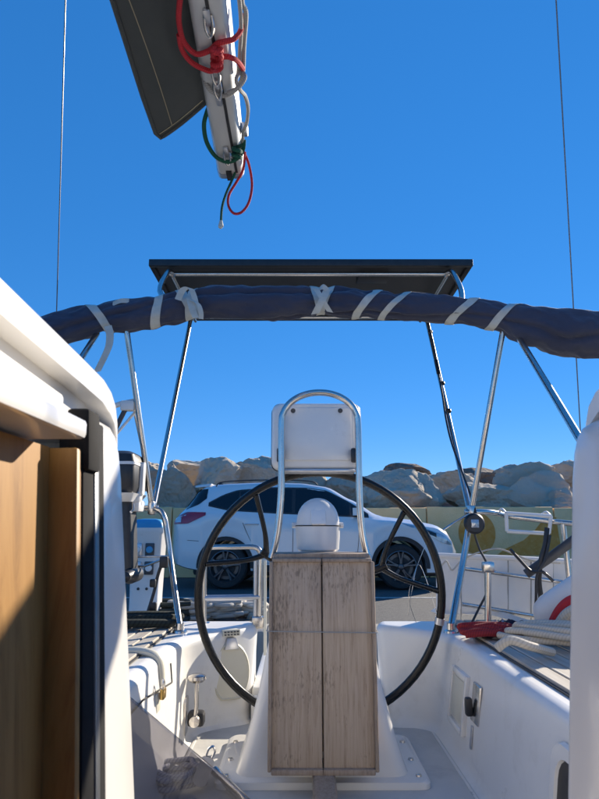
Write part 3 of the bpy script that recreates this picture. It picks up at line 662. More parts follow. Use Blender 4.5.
# teak planks on the seats
def clipY(T, x, side):
    y = 3.0
    for (a, b_), (c_, d) in zip(T, T[1:]):
        lo, hi = min(a, c_), max(a, c_)
        if lo <= x <= hi and hi > lo and b_ > 2.0: y = min(y, b_+(d-b_)*(x-a)/(c_-a)) if False else y
    return y
for seat, T, side, x0 in ((seatL, LT, -1, -0.505), (seatR, RT, 1, 0.645)):
    for k in range(10):
        xc = x0+side*(0.024+0.0525*k)
        if abs(xc-CX) > 1.08: continue
        y0 = 1.02+0.004*(k % 2); y1 = 2.70
        meshobj('plank', hexa([(xc-0.0235, y0, SZ+0.001), (xc+0.0235, y0, SZ+0.001), (xc+0.0235, y1, SZ+0.001), (xc-0.0235, y1, SZ+0.001),
              (xc-0.0235, y0, SZ+0.013), (xc+0.0235, y0, SZ+0.013), (xc+0.0235, y1, SZ+0.013), (xc-0.0235, y1, SZ+0.013)], 0.0025, 1), M['deckteak'], seat)
    # short planks across the quarter
    for k in range(6):
        xm = (CX+side*(0.30+0.045*k)); y0 = 2.86; 
        ya = {1: 2.80, -1: 2.78}[side]+0.0
        xa = x0-side*0.004; 
    meshobj('caulk', box((x0+side*0.265, 1.86, SZ+0.004), (0.545, 1.70, 0.004)), M['caulk'], seat, smooth=0)

# --- starboard (left) seat front: lid seam, drain grooves, hasp and recess
def wallL(y, z):   # point on the left wall
    f = (z-FZ)/(SZ-FZ); return Vector((-.40-.04*f, y, z))
def wallR(y, z):
    f = (z-FZ)/(SZ-FZ); return Vector((.52+.054*f, y, z))
for y in (2.02, 1.60):      # U-shaped drain channels over the seat edge
    g = tube([(-0.60, y, SZ+0.014), (-0.50, y, SZ+0.014), (-0.452, y, SZ-0.001), (-0.437, y, SZ-0.03), (-0.432, y, SZ-0.085)], 0.017, 10, smooth=5, flat=0.75)
    meshobj('drain_channel', g, M['cream'], seatL)
meshobj('locker_seam', tube([wallL(2.16, -0.44)+Vector((.001, 0, 0)), wallL(2.16, -0.50)+Vector((.001, 0, 0)), wallL(1.80, -0.46)+Vector((.001, 0, 0)), wallL(1.3, -0.46)+Vector((.001, 0, 0))], 0.0025, 6), M['seam'], seatL)
p = wallL(1.96, -0.475)
meshobj('hasp_recess', box(p+Vector((0.002, 0, -0.035)), (0.01, 0.05, 0.055), 0.004), M['cream'], seatL)
lk = thing('padlock', p+Vector((0.008, 0, -0.03)), 'small brass padlock on the seat locker hasp', 'padlock')
meshobj('lock_body', box(p+Vector((0.018, 0, -0.010)), (0.014, 0.034, 0.03), 0.004), M['brass'], lk)
meshobj('shackle', tube([p+Vector((0.018, -0.011, 0)), p+Vector((0.018, -0.011, 0.02)), p+Vector((0.016, 0, 0.03)), p+Vector((0.018, 0.011, 0.02)), p+Vector((0.018, 0.011, 0))], 0.003, 8, smooth=4), M['steel'], lk)
# armrest-like rounded step nearer the bulkhead
meshobj('seat_bolster', loft([[(-0.62+0.0*y, y, SZ+0.015), (-0.62, y, SZ+0.05), (-0.50, y, SZ+0.06), (-0.455, y, SZ+0.045), (-0.425, y, SZ+0.0), (-0.418, y, SZ-0.06), (-0.46, y, SZ-0.06)] for y in (1.02, 1.3, 1.52)]), M['gel_in'], seatL)

# engine control lever
p = PY(193, 718, 2.34); lv = thing('throttle_lever', (p.x, p.y, p.z-0.03), 'chrome engine throttle lever with dark knob by the aft seat corner', 'throttle lever')
meshobj('mounting_plate', loft([[(p.x-0.022+d, p.y+a, p.z+b_) for a, b_ in rrect(0, 0.0, 0.028, 0.075, 0.026)] for d in (-0.02, 0.0)]), M['steel'], lv)
meshobj('lever_body', box(p+Vector((0.012, 0, 0)), (0.06, 0.05, 0.05), 0.012), M['black'], lv)
meshobj('lever_boss', lathe([(0, -0.03), (0.018, -0.028), (0.02, 0.0), (0.02, 0.01)], p+Vector((0.012, -0.02, 0)), 'Y', 16), M['steel'], lv)
q = PY(197, 678, 2.33)
meshobj('arm', tube([p+Vector((0.012, -0.03, 0)), p+Vector((0.016, -0.03, 0.05)), q], 0.0075, 10), M['steel'], lv)
meshobj('knob', lathe([(0, -0.014), (0.024, -0.012), (0.034, -0.002), (0.032, 0.008), (0.02, 0.014), (0, 0.016)], q, 'Z', 20), M['steel'], lv)
# oval inspection hatch, bracket and plate on the aft-left wall
def aftL(X, z):
    t = min(1, max(0, (z-FZ)/(SZ-FZ)))
    def at(T, X):
        for (a, b_), (c_, d) in zip(T[4:], T[5:]):
            if a <= X <= c_: return b_+(d-b_)*(X-a)/max(1e-6, c_-a)
        return 2.5
    return at(LB, X)*(1-t)+at(LT, X)*t
hc = Vector((-0.285, 0, -0.56)); g = []
def disc_on_wall(cx_, cz, rx, rz, d0, n=28, cut=None):
    secs = []
    for s_, dd in ((1.0, 0.0), (1.0, d0*0.7), (0.93, d0), (0.0, d0)):
        ring = []
        for k in range(n):
            a = 2*math.pi*k/n; x = cx_+rx*s_*math.cos(a); z = cz+max(-rz*0.88, rz*s_*math.sin(a)) if s_ else cz
            ring.append((x, aftL(x, z)-dd-0.001, z))
        secs.append(ring)
    return loft(secs, caps=False)
hC = Vector((-0.275, aftL(-0.275, -0.55), -0.55)); tu = Vector((0.04, aftL(-0.255, -0.55)-aftL(-0.295, -0.55), 0)).normalized(); tv = Vector((0, aftL(-0.275, -0.52)-aftL(-0.275, -0.58), 0.06)).normalized()
tu = (tu+Vector((1, 0, 0))*0.9).normalized(); tv = (tv-tu*tv.dot(tu)).normalized(); tn = tu.cross(tv)*1.0
if tn.y > 0: tn = -tn
def oval(f, d): return [hC+tu*(0.078*f*math.cos(2*math.pi*k/36))+tv*max(-0.098*f, 0.112*f*math.sin(2*math.pi*k/36))+tn*d for k in range(36)]
meshobj('inspection_hatch', loft([oval(1, -0.05), oval(1, 0.016), oval(0.94, 0.022), oval(0.90, 0.018), oval(0.5, 0.0185), oval(0.02, 0.019)]), M['cream'], yacht)
x, z = -0.272, -0.452
def hq(a, b_, d): return hC+tu*a+tv*b_+tn*d
meshobj('hatch_bracket', hexa([hq(-0.030, 0.085, 0.0), hq(0.030, 0.085, 0.0), hq(0.030, 0.085, 0.030), hq(-0.030, 0.085, 0.030), hq(-0.018, 0.128, -0.03), hq(0.018, 0.128, -0.03), hq(0.018, 0.128, 0.026), hq(-0.018, 0.128, 0.026)], 0.003), M['alu'], yacht)
pl = meshobj('maker_plate', hexa([hq(-0.036, 0.134, -0.03), hq(0.036, 0.134, -0.03), hq(0.036, 0.134, 0.022), hq(-0.036, 0.134, 0.022), hq(-0.036, 0.158, -0.03), hq(0.036, 0.158, -0.03), hq(0.036, 0.158, 0.020), hq(-0.036, 0.158, 0.020)], 0.002), M['cream'], yacht)
for j, b_ in enumerate((0.140, 0.150)):
    for k in range(5):
        meshobj('plate_mark', box(hq(-0.026+0.013*k, b_, 0.0215), (0.009, 0.003, 0.005)), M['darkgrey'], pl, smooth=0)

# --- port (right) seat front: locker door, latch, pocket
def quadR(y0, y1, z0, z1, d0, d1, b=0.004):
    a = [wallR(y0, z0), wallR(y1, z0), wallR(y1, z1), wallR(y0, z1)]; n = Vector((-1, 0, 0))
    return hexa([p+n*d0 for p in a]+[p+n*d1 for p in a], b)
ld = meshobj('locker_door', quadR(2.12, 2.31, -0.655, -0.475, -0.004, 0.006), M['gel'], yacht)
meshobj('door_panel', quadR(2.145, 2.285, -0.63, -0.50, 0.004, 0.010, 0.003), M['cream'], ld)
for y0, y1, z0, z1 in ((2.12, 2.137, -0.655, -0.475), (2.293, 2.31, -0.655, -0.475), (2.137, 2.293, -0.655, -0.638), (2.137, 2.293, -0.492, -0.475)):
    meshobj('door_rim', quadR(y0, y1, z0, z1, 0.004, 0.014, 0.003), M['gel'], ld)
la = thing('door_latch', wallR(2.02, -0.54), 'steel latch plate with black turn knob on the cockpit locker wall', 'latch')
meshobj('latch_plate', quadR(1.985, 2.065, -0.585, -0.475, 0.0, 0.006, 0.002), M['steel'], la)
meshobj('turn_knob', box(wallR(2.05, -0.545)+Vector((-0.018, 0, 0)), (0.022, 0.026, 0.055), 0.007), M['black'], la)
meshobj('latch_slot', quadR(2.04, 2.055, -0.665, -0.60, 0.0005, 0.004, 0.001), M['alu'], la)
meshobj('pocket_rim', loft([[wallR(1.34+a, -0.56+b_)+Vector((-d, 0, 0)) for a, b_ in rrect(0, 0, hx, hz, 0.045)] for hx, hz, d in ((0.115, 0.115, -0.004), (0.112, 0.112, 0.008), (0.088, 0.088, 0.008), (0.084, 0.084, -0.002))], caps=False), M['gel'], yacht)
meshobj('pocket_shade', loft([[wallR(1.34+a, -0.56+b_)+Vector((-d, 0, 0)) for a, b_ in rrect(0, 0, 0.086, 0.086, 0.03)] for d in (-0.001, 0.0015)]), M['black'], yacht)  # flat black sheet painted as the shade inside the uncut pocket
# non-skid strip line and drain on the sole
meshobj('sole_border', box((0.497, 1.7, FZ+0.0015), (0.008, 1.5, 0.003)), M['gel_in'], yacht, smooth=0)
meshobj('sole_border', box((-0.375, 1.7, FZ+0.0015), (0.008, 1.4, 0.003)), M['gel_in'], yacht, smooth=0)

# ---------------------------------------------------------------- companionway
# tapered jambs: inner edge at z=+0.143 and z=-0.385
def rk_(z): return (z-0.1)*0.095
def jx(side, z):
    f = (0.143-z)/0.528
    return (-0.2925+0.0555*f) if side < 0 else (0.445-0.058*f)
cw = bpy.data.objects.new('companionway', None); col.objects.link(cw); cw.parent = yacht; cw.location = Vector((CX, 0.9, FZ))-wl(yacht); cw.empty_display_size = 0.1
for s in (-1, 1):
    # jamb: rounded-top column with softly rounded edges
    secs = []
    for z, sh in ((-1.0, 0), (-0.6, 0), (-0.3, 0), (-0.1, 0), (0.08, 0), (0.12, 0.002), (0.145, 0.006), (0.16, 0.014), (0.170, 0.03), (0.173, 0.05)):
        x = jx(s, min(z, 0.143)); ring = []
        for a, b_ in rrect(0, 0, 0.5, 0.5, 0.13, 4): pass
        x0, x1 = x+s*sh, x+s*0.20; y0, y1 = 0.868+rk_(z), 0.985-sh*0.4
        for a, b_ in rrect(0, 0, abs(x1-x0)/2, (y1-y0)/2, 0.022, 4): ring.append(((x0+x1)/2+a, (y0+y1)/2+b_, z))
        secs.append(ring)
    meshobj('jamb', loft(secs), M['gel'], cw)
    # bulkhead outboard of the jamb, cabin back wall
    xa = jx(s, -0.4)+s*0.14
    meshobj('bulkhead', box(((xa+CX+s*1.15)/2, 0.93, -0.33), (abs(CX+s*1.15-xa), 0.08, 0.86), 0.015), M['gel'], cw)
    # hatch coaming running forward, with rounded aft end
    xin = CX+(0.405 if s > 0 else -0.372)
    prof = [(0.0, -0.010), (0.0, 0.024), (0.012, 0.036), (0.07, 0.040), (0.095, 0.030), (0.105, 0.0), (0.105, -0.08), (0.03, -0.08), (0.03, -0.010)]
    secs = []
    for y, dz, dn in ((-1.2, 0.15, 0), (-0.4, 0.094, 0), (0.2, 0.052, 0), (0.6, 0.026, 0), (0.82, 0.012, 0), (0.90, 0.006, 0), (0.94, -0.004, 0), (0.966, -0.018, 0), (0.982, -0.04, 0), (0.99, -0.07, 1)):
        secs.append([(xin+s*a, y, 0.195+dz+b_*(1 if dz > -0.001 else max(0.15, 1+dz*9))) for a, b_ in prof])
    meshobj('hatch_coaming', loft(secs), M['gel'], cw)
    # recessed inner face and runner ledge
    meshobj('hatch_runner', hexa([(xin+s*0.01, -1.2, 0.128), (xin+s*0.06, -1.2, 0.128), (xin+s*0.06, 0.785, 0.128), (xin+s*0.01, 0.785, 0.128),
                                  (xin+s*0.012, -1.2, 0.29), (xin+s*0.06, -1.2, 0.29), (xin+s*0.06, 0.785, 0.176), (xin+s*0.012, 0.785, 0.176)][:8], 0.006), M['pod'], cw)
    meshobj('runner_ledge', hexa([(xin-s*0.040, -1.2, 0.108), (xin+s*0.10, -1.2, 0.108), (xin+s*0.10, 0.735, 0.108), (xin-s*0.040, 0.735, 0.108),
                                  (xin-s*0.040, -1.2, 0.132), (xin+s*0.10, -1.2, 0.132), (xin+s*0.10, 0.735, 0.132), (xin-s*0.040, 0.735, 0.132)], 0.006), M['gel'], cw)
    # washboard track: black channel with aluminium strip
    def slab(xo0, xo1, y0, y1, z0, z1, b=0.003):
        a0, a1 = jx(s, z0), jx(s, z1)
        r0, r1 = rk_(z0), rk_(z1)
        return hexa([(a0+s*xo0, y0+r0, z0), (a0+s*xo1, y0+r0, z0), (a0+s*xo1, y1+r0, z0), (a0+s*xo0, y1+r0, z0), (a1+s*xo0, y0+r1, z1), (a1+s*xo1, y0+r1, z1), (a1+s*xo1, y1+r1, z1), (a1+s*xo0, y1+r1, z1)], b)
    meshobj('washboard_track', slab(-0.004, 0.03, 0.787, 0.872, -0.95, 0.150, 0.004), M['track'], cw)
    meshobj('track_strip', slab(-0.0065, 0.008, 0.826, 0.842, -0.95, 0.085, 0.002), M['darkalu'], cw)
    meshobj('track_cap', slab(-0.012, 0.02, 0.786, 0.832, 0.075, 0.160, 0.006), M['track'], cw)
    # varnished trim and side panel
    meshobj('wood_trim', slab(-0.002, 0.048, 0.770, 0.786, -1.25, 0.1035, 0.004), M['cabin'], cw)
    meshobj('side_panel', slab(0.034, 0.055, -0.5, 0.769, -1.25, 0.1035, 0.0), M['cabin'], cw, smooth=0)
# sill under the opening
meshobj('sill', box((CX+0.006, 0.89, -0.70), (0.60, 0.16, 0.46), 0.02), M['gel'], cw)
# cabin: sides, floor, forward end, roof with the open hatch
cb = bpy.data.objects.new('cabin', None); col.objects.link(cb); cb.parent = yacht; cb.location = Vector((CX, -1, -1.9))-wl(yacht); cb.empty_display_size = 0.1
for s in (-1, 1):
    meshobj('cabin_side', box((CX+s*1.1, -1.2, -0.62), (0.05, 4.2, 1.46), 0.01), M['gel'], cb)
    meshobj('coachroof', loft([[(CX+s*0.48, y, 0.11+dz), (CX+s*0.8, y, 0.09+dz), (CX+s*1.05, y, 0.05+dz), (CX+s*1.13, y, -0.02+dz), (CX+s*1.13, y, -0.07+dz), (CX+s*0.48, y, 0.06+dz)] for y, dz in ((0.96, 0), (0.2, 0.045), (-1.2, 0.13), (-3.3, 0.10))]), M['gel'], cb)
    meshobj('inner_bulkhead', box((CX+s*0.78, 0.80, -0.62), (0.60, 0.05, 1.40), 0.0), M['cabin'], cb, smooth=0)
meshobj('cabin_floor', box((CX, -1.2, -1.5), (2.3, 4.4, 0.06)), M['cabin'], cb, smooth=0)
meshobj('forward_bulkhead', box((CX, -3.28, -0.65), (2.25, 0.05, 1.64)), M['cabin'], cb, smooth=0)
meshobj('sliding_hatch', box((CX, -1.10, 0.335), (0.80, 1.7, 0.03), 0.01), M['gel'], cb)  # out of view, slid further shut to darken the cabin interior
meshobj('companionway_ladder', join(*[box((CX, 0.62-0.1*k, -0.75-0.25*k), (0.5, 0.16, 0.03), 0.008) for k in range(3)], box((CX-0.27, 0.45, -1.1), (0.03, 0.1, 0.9), 0.005), box((CX+0.27, 0.45, -1.1), (0.03, 0.1, 0.9), 0.005)), M['cabin'], cb)

# ================================================================== HELM
PXc = 0.068
hp = thing('helm_pedestal', (PXc, 2.15, FZ), 'white moulded steering pedestal flaring to a bolted foot behind the table', 'pedestal')
secs = []
for z, hx, y0, y1 in ((FZ+0.02, 0.262, 1.98, 2.33), (FZ+0.05, 0.250, 1.985, 2.325), (FZ+0.12, 0.228, 1.99, 2.32), (FZ+0.25, 0.195, 2.0, 2.30), (FZ+0.40, 0.165, 2.01, 2.265), (FZ+0.55, 0.145, 2.02, 2.24), (FZ+0.63, 0.138, 2.025, 2.23), (FZ+0.645, 0.125, 2.035, 2.22)):
    secs.append([(PXc+a, b_, z) for a, b_ in rrect(0, (y0+y1)/2, hx, (y1-y0)/2, 0.05, 5)])
meshobj('column', loft(secs), M['gel'], hp)
meshobj('base_plate', loft([[(PXc+a, b_, z) for a, b_ in rrect(0, 2.15, hx, 0.21, 0.03)] for z, hx in ((FZ+0.0005, 0.318), (FZ+0.014, 0.318), (FZ+0.020, 0.308))]), M['gel'], hp)
for s in (-1, 1):
    for yy in (1.99, 2.12, 2.28):
        meshobj('bolt', lathe([(0, 0.007), (0.008, 0.006), (0.010, 0.0)], (PXc+s*0.288, yy, FZ+0.019), 'Z', 12), M['steel'], hp)
meshobj('crossbar', box((PXc, 2.09, -0.083), (0.24, 0.02, 0.014), 0.003), M['steel'], hp)
meshobj('compass_post', box((PXc, 2.10, -0.085), (0.03, 0.04, 0.05), 0.004), M['steel'], hp)
# hoop guard
hy = 2.075; pts = []
L0 = [PY(271.5, 558, hy), PY(276, 540, hy), PY(279.5, 515, hy), PY(281.5, 480, hy), PY(281.5, 425, hy)]
R0 = [PY(368, 558, hy), PY(363.5, 540, hy), PY(360.5, 515, hy), PY(359, 480, hy), PY(358, 425, hy)]
cz, rad_ = L0[-1].z, (R0[-1].x-L0[-1].x)/2; cxh = (R0[-1].x+L0[-1].x)/2
topz = PY(319, 392.5, hy).z
arc = [Vector((cxh-rad_*math.cos(math.pi*k/10), hy, cz+(topz-cz)*math.sin(math.pi*k/10)**0.85)) for k in range(1, 10)]
meshobj('guard_hoop', tube(L0+arc+R0[::-1], 0.0118, 12, smooth=4), M['steel'], hp)
# instrument pod
py_ = 2.15
a, b_ = PY(272, 404, py_), PY(362, 470, py_)
pc = Vector(((a.x+b_.x)/2, py_, (a.z+b_.z)/2)); hw, hh = (b_.x-a.x)/2, (a.z-b_.z)/2
pod = thing('instrument_pod', (pc.x, pc.y, b_.z), 'blank back of a boxy white instrument pod held in the steel hoop', 'instrument pod')
def podsec(y, fx, fz, dz=0): return [(pc.x+u_, y, pc.z+w_+dz) for u_, w_ in rrect(0, 0, hw*fx, hh*fz, 0.028, 5)]
meshobj('case', loft([podsec(2.115, 0.90, 0.88), podsec(2.120, 0.95, 0.94), podsec(2.135, 0.985, 0.985), podsec(2.16, 1.0, 1.0), podsec(2.20, 1.0, 1.0), podsec(2.225, 0.98, 0.97)]), M['pod'], pod)
meshobj('raised_back', loft([[(pc.x+u_, y, pc.z+w_+0.004) for u_, w_ in rrect(0, 0, hw*fx, hh*fz, 0.02, 5)] for y, fx, fz in ((2.117, 0.80, 0.80), (2.108, 0.79, 0.785), (2.105, 0.77, 0.76))]), M['pod'], pod)
meshobj('seam', tube([(pc.x+u_, 2.185, pc.z+w_) for u_, w_ in rrect(0, 0, hw*1.002, hh*1.002, 0.028, 5)], 0.003, 6, closed=True), M['seam'], pod)
for s in (-1, 1):
    meshobj('fixing_screw', lathe([(0, -0.004), (0.008, -0.003), (0.009, 0.003)], (pc.x+s*hw*0.52, 2.104, pc.z+hh*0.72), 'Y', 12), M['darkgrey'], pod)
    meshobj('clamp', box((pc.x+s*(hw*0.80), 2.092, pc.z-hh*0.62), (0.022, 0.03, 0.05), 0.006), M['black'], pod)
meshobj('bottom_plate', box((pc.x, 2.16, pc.z-hh-0.004), (hw*1.7, 0.09, 0.012), 0.004), M['alu'], pod)
meshobj('display', box((pc.x, 2.229, pc.z), (hw*1.6, 0.008, hh*1.5), 0.003), M['glass'], pod)
# compass
cc = PY(318, 551, 2.12)
cp = thing('compass', (cc.x, cc.y, cc.z), 'white steering compass with domed hood on top of the pedestal', 'compass')
ch = PY(318, 526, 2.12).z-cc.z; ct = PY(318, 498, 2.12).z-cc.z
meshobj('housing', lathe([(0, 0), (0.066, 0), (0.072, 0.006), (0.0755, 0.05), (0.0765, ch), (0.066, ch+0.004)], cc, 'Z', 36), M['white'], cp)
meshobj('hood', lathe([(0.0745, ch+0.003), (0.0735, ch+0.02)]+[(0.072*math.cos(R(a_)), ch+0.02+(ct-ch-0.02)*math.sin(R(a_))) for a_ in range(10, 91, 10)], cc, 'Z', 36), M['white'], cp)
meshobj('hood_band', box(cc+Vector((0, -0.068, ch+0.028)), (0.052, 0.014, 0.055), 0.006, rot=(R(-24), 'X')), M['pod'], cp)
for s in (-1, 1): meshobj('pivot_knob', lathe([(0.0, 0.012), (0.009, 0.011), (0.010, 0), (0.010, -0.012)], cc+Vector((s*0.077, 0, ch+0.003)), 'X', 12), M['white'], cp)
meshobj('hood_seam', tube([cc+Vector((0.0768*math.cos(R(k*10)), 0.0768*math.sin(R(k*10)), ch+0.001)) for k in range(36)], 0.0018, 6, closed=True), M['seam'], cp)
# wheel
wc_ = PY(320, 595, 2.33); RWh = 0.452
sw = thing('steering_wheel', wc_, 'large black leather-rimmed ship steering wheel with forked spokes behind the table', 'steering wheel')
tilt = Matrix.Translation(wc_) @ Matrix.Rotation(R(8), 4, 'X')
def wp(a, r, y=0.0): return tilt @ Vector((r*math.cos(R(a)), y, r*math.sin(R(a))))
meshobj('rim', tube([wp(k*5, RWh) for k in range(72)], 0.0152, 14, closed=True), M['leather'], sw)
for a in (144, 23, 263):
    nd = wp(a, 0.60*RWh, 0.012)
    s_ = meshobj('spoke', join(tube([wp(a, 0.07, 0.03), wp(a, 0.35*RWh, 0.022), nd], 0.012, 10, radii=[0.014, 0.012, 0.016]), tube([wp(a, 0.55*RWh, 0.014), wp(a+12, 0.68*RWh, 0.008), wp(a+21, RWh*0.97)], 0.010, 10, smooth=5, radii=[0.012, 0.009, 0.0105]), tube([wp(a, 0.55*RWh, 0.014), wp(a-12, 0.68*RWh, 0.008), wp(a-21, RWh*0.97)], 0.010, 10, smooth=5, radii=[0.012, 0.009, 0.0105])), M['leather'], sw)
meshobj('hub', xf(lathe([(0, -0.07), (0.03, -0.07), (0.032, 0.0), (0.075, 0.01), (0.08, 0.03), (0.06, 0.045), (0, 0.05)], (0, 0, 0), 'Y', 24), tilt), M['black'], sw)
# a steel clip and thin wires on the rim
meshobj('rim_clip', tube([wp(-13.5, RWh), wp(-10.5, RWh)], 0.0178, 14), M['alu'], sw)
q0 = wp(-12, RWh); 
wr = meshobj('loose_wire', tube([q0, PY(420, 565, 2.38), PY(412, 590, 2.36), PY(408, 615, 2.4)], 0.0013, 6, smooth=6), M['steel']); props(wr, 'thin loose wire hanging by the steering wheel rim in front of the tyre', 'wire')
wr = meshobj('loose_wire', tube([PY(426, 543, 2.40), PY(412, 580, 2.38), PY(409, 600, 2.38), PY(416, 622, 2.42)], 0.0013, 6, smooth=6), M['steel']); props(wr, 'thin wire running from wheel rim down to the transom', 'wire')

# folding table
TY = 1.90
tb = thing('folding_table', (PXc, TY, -0.672), 'weathered grey teak cockpit table with both leaves folded down before the pedestal', 'table')
zt, zb = -0.096, -0.672
for s in (-1, 1):
    xc = PXc+s*0.0765; w = 0.149
    lf = meshobj('leaf', box((xc, TY+0.013, (zt+zb)/2), (w, 0.022, zt-zb), 0.004), M['teak'], tb)
    meshobj('edge_strip', box((xc+s*(w/2+0.003), TY+0.006, (zt+zb)/2-0.002), (0.011, 0.036, zt-zb+0.004), 0.004), M['teakedge'], lf)
    meshobj('bottom_strip', box((xc-s*0.002, TY+0.004, zb-0.003), (w, 0.036, 0.016), 0.004), M['teakedge'], lf)
    meshobj('top_strip', box((xc, TY+0.008, zt+0.004), (w+0.002, 0.034, 0.012), 0.004), M['teakedge'], lf)
meshobj('centre_top', loft([[(PXc+a_, TY+0.09+b_, z) for a_, b_ in rrect(0, 0, hx, 0.085, 0.02)] for z, hx in ((zt+0.002, 0.15), (zt+0.014, 0.153), (zt+0.022, 0.147))]), M['teakedge'], tb)
meshobj('centre_board', box((PXc, TY+0.065, (zt+zb)/2+0.01), (0.26, 0.07, zt-zb-0.05), 0.01), M['teakedge'], tb)
zc = PY(321, 632, TY-0.015).z
cord = [(PXc+a_, TY+0.03+b_, zc+0.002*math.sin(7*a_*10)) for a_, b_ in rrect(0, 0.014, 0.166, 0.058, 0.012, 3)]
cd_ = meshobj('table_cord', tube(cord, 0.0016, 6, closed=True), M['greyrope']); props(cd_, 'thin grey cord tied round the folded teak table leaves', 'cord')
lg = meshobj('leg', loft([[(PXc+0.002+a_, y, z+b_) for a_, b_ in rrect(0, 0, hw_, 0.02, 0.012, 3)] for y, z, hw_ in ((1.99, FZ+0.05, 0.032), (1.86, FZ+0.035, 0.033), (1.60, FZ+0.0215, 0.031))]), M['teakedge'], tb)

# ================================================================== BIMINI, SOLAR PANEL, RAILS
PVL, PVR = PY(152, 508, 2.72), PY(471, 512, 2.72)
bm_ = thing('bimini', (CX, 2.5, SZ), 'rolled navy bimini canopy tied with pale straps on steel bows', 'bimini')
cl = [(-10, 344, 15, 2.30), (22, 337, 16, 2.36), (60, 328.5, 16.5, 2.40), (100, 318.5, 16.5, 2.44), (150, 312.5, 17, 2.46), (188, 305, 15.5, 2.47), (215, 303, 17, 2.47), (262, 303, 17.5, 2.47), (300, 302.5, 16.5, 2.47), (322, 301.5, 14, 2.47), (345, 303, 15.5, 2.47), (380, 305, 15, 2.47), (430, 308.5, 14.5, 2.47), (470, 312, 14.5, 2.46), (503, 318, 16, 2.45), (530, 326, 20.5, 2.42), (562, 331.5, 24, 2.40), (600, 336, 22.5, 2.36), (640, 344, 18, 2.30)]
cen = crom([PY(u, v, Y) for u, v, r, Y in cl], 14); rads = crom([Vector((r*Y/600*1.02, 0, 0)) for u, v, r, Y in cl], 14)
vs, fs = [], []; SEG = 72; STRAPS = (101, 160, 192, 322, 367, 396, 463, 503)
for i, (c_, r_) in enumerate(zip(cen, rads)):
    T = (cen[min(i+1, len(cen)-1)]-cen[max(i-1, 0)]).normalized(); n = (Vector((0, 0, 1))-T*T.z).normalized(); b_ = T.cross(n)
    for k in range(SEG):
        a = 2*math.pi*k/SEG; t = i/14.0
        # spiralled folds and puckers of the rolled cloth
        f = noise.noise(Vector((t*0.9+a*0.5, a*1.1, 3.1)))*0.12 + noise.noise(Vector((t*2.6-a*1.2, math.sin(a)*2.2, math.cos(a)*2.2)))*0.09
        ph = 3.0*a+t*0.42+2.2*noise.noise(Vector((t*0.55, math.sin(a)*0.6, 8)))
        f += -0.20*max(0, math.cos(ph))**10 + 0.05*max(0, math.cos(ph+0.7))**4            # lapped edges of the rolled cloth
        tx = 299.5+600*c_.x/(c_.y*CP+c_.z*SP); near = 9e9
        for su in STRAPS: near = min(near, abs(tx-su))
        pin = math.exp(-(near/7.0)**2); spread = math.exp(-(near/22.0)**2)
        f += -0.15*pin + 0.05*spread*math.sin(9*a+t*2.0+4*noise.noise(Vector((t*2, a, 5))))
        f += 0.030*math.sin(tx*0.16+2.5*math.sin(a+t)+5*noise.noise(Vector((t*1.2, math.cos(a), 2))))
        rr = r_.x*(1+f); vs.append(c_+n*(math.cos(a)*rr)+b_*(math.sin(a)*rr*0.92))
for i in range(len(cen)-1):
    for k in range(SEG):
        m_ = (k+1) % SEG; fs.append((i*SEG+k, i*SEG+m_, (i+1)*SEG+m_, (i+1)*SEG+k))
fs.append(tuple(range(SEG))[::-1]); fs.append(tuple(range((len(cen)-1)*SEG, len(cen)*SEG)))
roll = meshobj('rolled_canopy', (vs, fs), M['navy'], bm_, smooth=60)
def cenat(u):   # index on the roll for image column u
    best = 0
    for i, (c_) in enumerate(cen):
        x = 299.5+600*c_.x/(c_.y*CP+c_.z*SP)
        if x < u: best = i
    return best
def strap(u, wpx, slant, m, name='strap', f=1.0):
    i0 = cenat(u); step = (cen[i0+1]-cen[i0-1]).length*0.5; px = 2.47/600/step; g = []
    for k in range(SEG+1):
        kk = k % SEG; a = 2*math.pi*k/SEG; row = []
        for j in (-0.5, -0.17, 0.17, 0.5):
            q = i0+(slant*0.5*math.cos(a)+j*wpx)*px; q = max(0, min(len(cen)-2.01, q)); n = int(q); fr = q-n
            p = vs[n*SEG+kk].lerp(vs[(n+1)*SEG+kk], fr); c_ = cen[n].lerp(cen[n+1], fr)
            row.append(c_+(p-c_)*f+(p-c_).normalized()*0.0035)
        g.append(row)
    for _ in range(2):     # pulled taut round the cloth
        for j in range(4):
            col_ = [g[k][j] for k in range(SEG)]
            for k in range(SEG): g[k][j] = (col_[k-2]+col_[k-1]*2+col_[k]*2+col_[(k+1) % SEG]*2+col_[(k+2) % SEG])/8+(col_[k]-cen[i0]).normalized()*0.0012
            g[SEG][j] = g[0][j]
    return meshobj(name, sheet(g, 0.0025), m, roll)
for u, w, s in ((101, 9, -14), (160, 9, 12), (367, 9, 22), (396, 8, 27), (463, 9, 24), (503, 9, 18), (318, 9, -6), (326, 8, 10), (190, 9, -10), (193, 8, 8)):
    strap(u, w, s, M['web'])
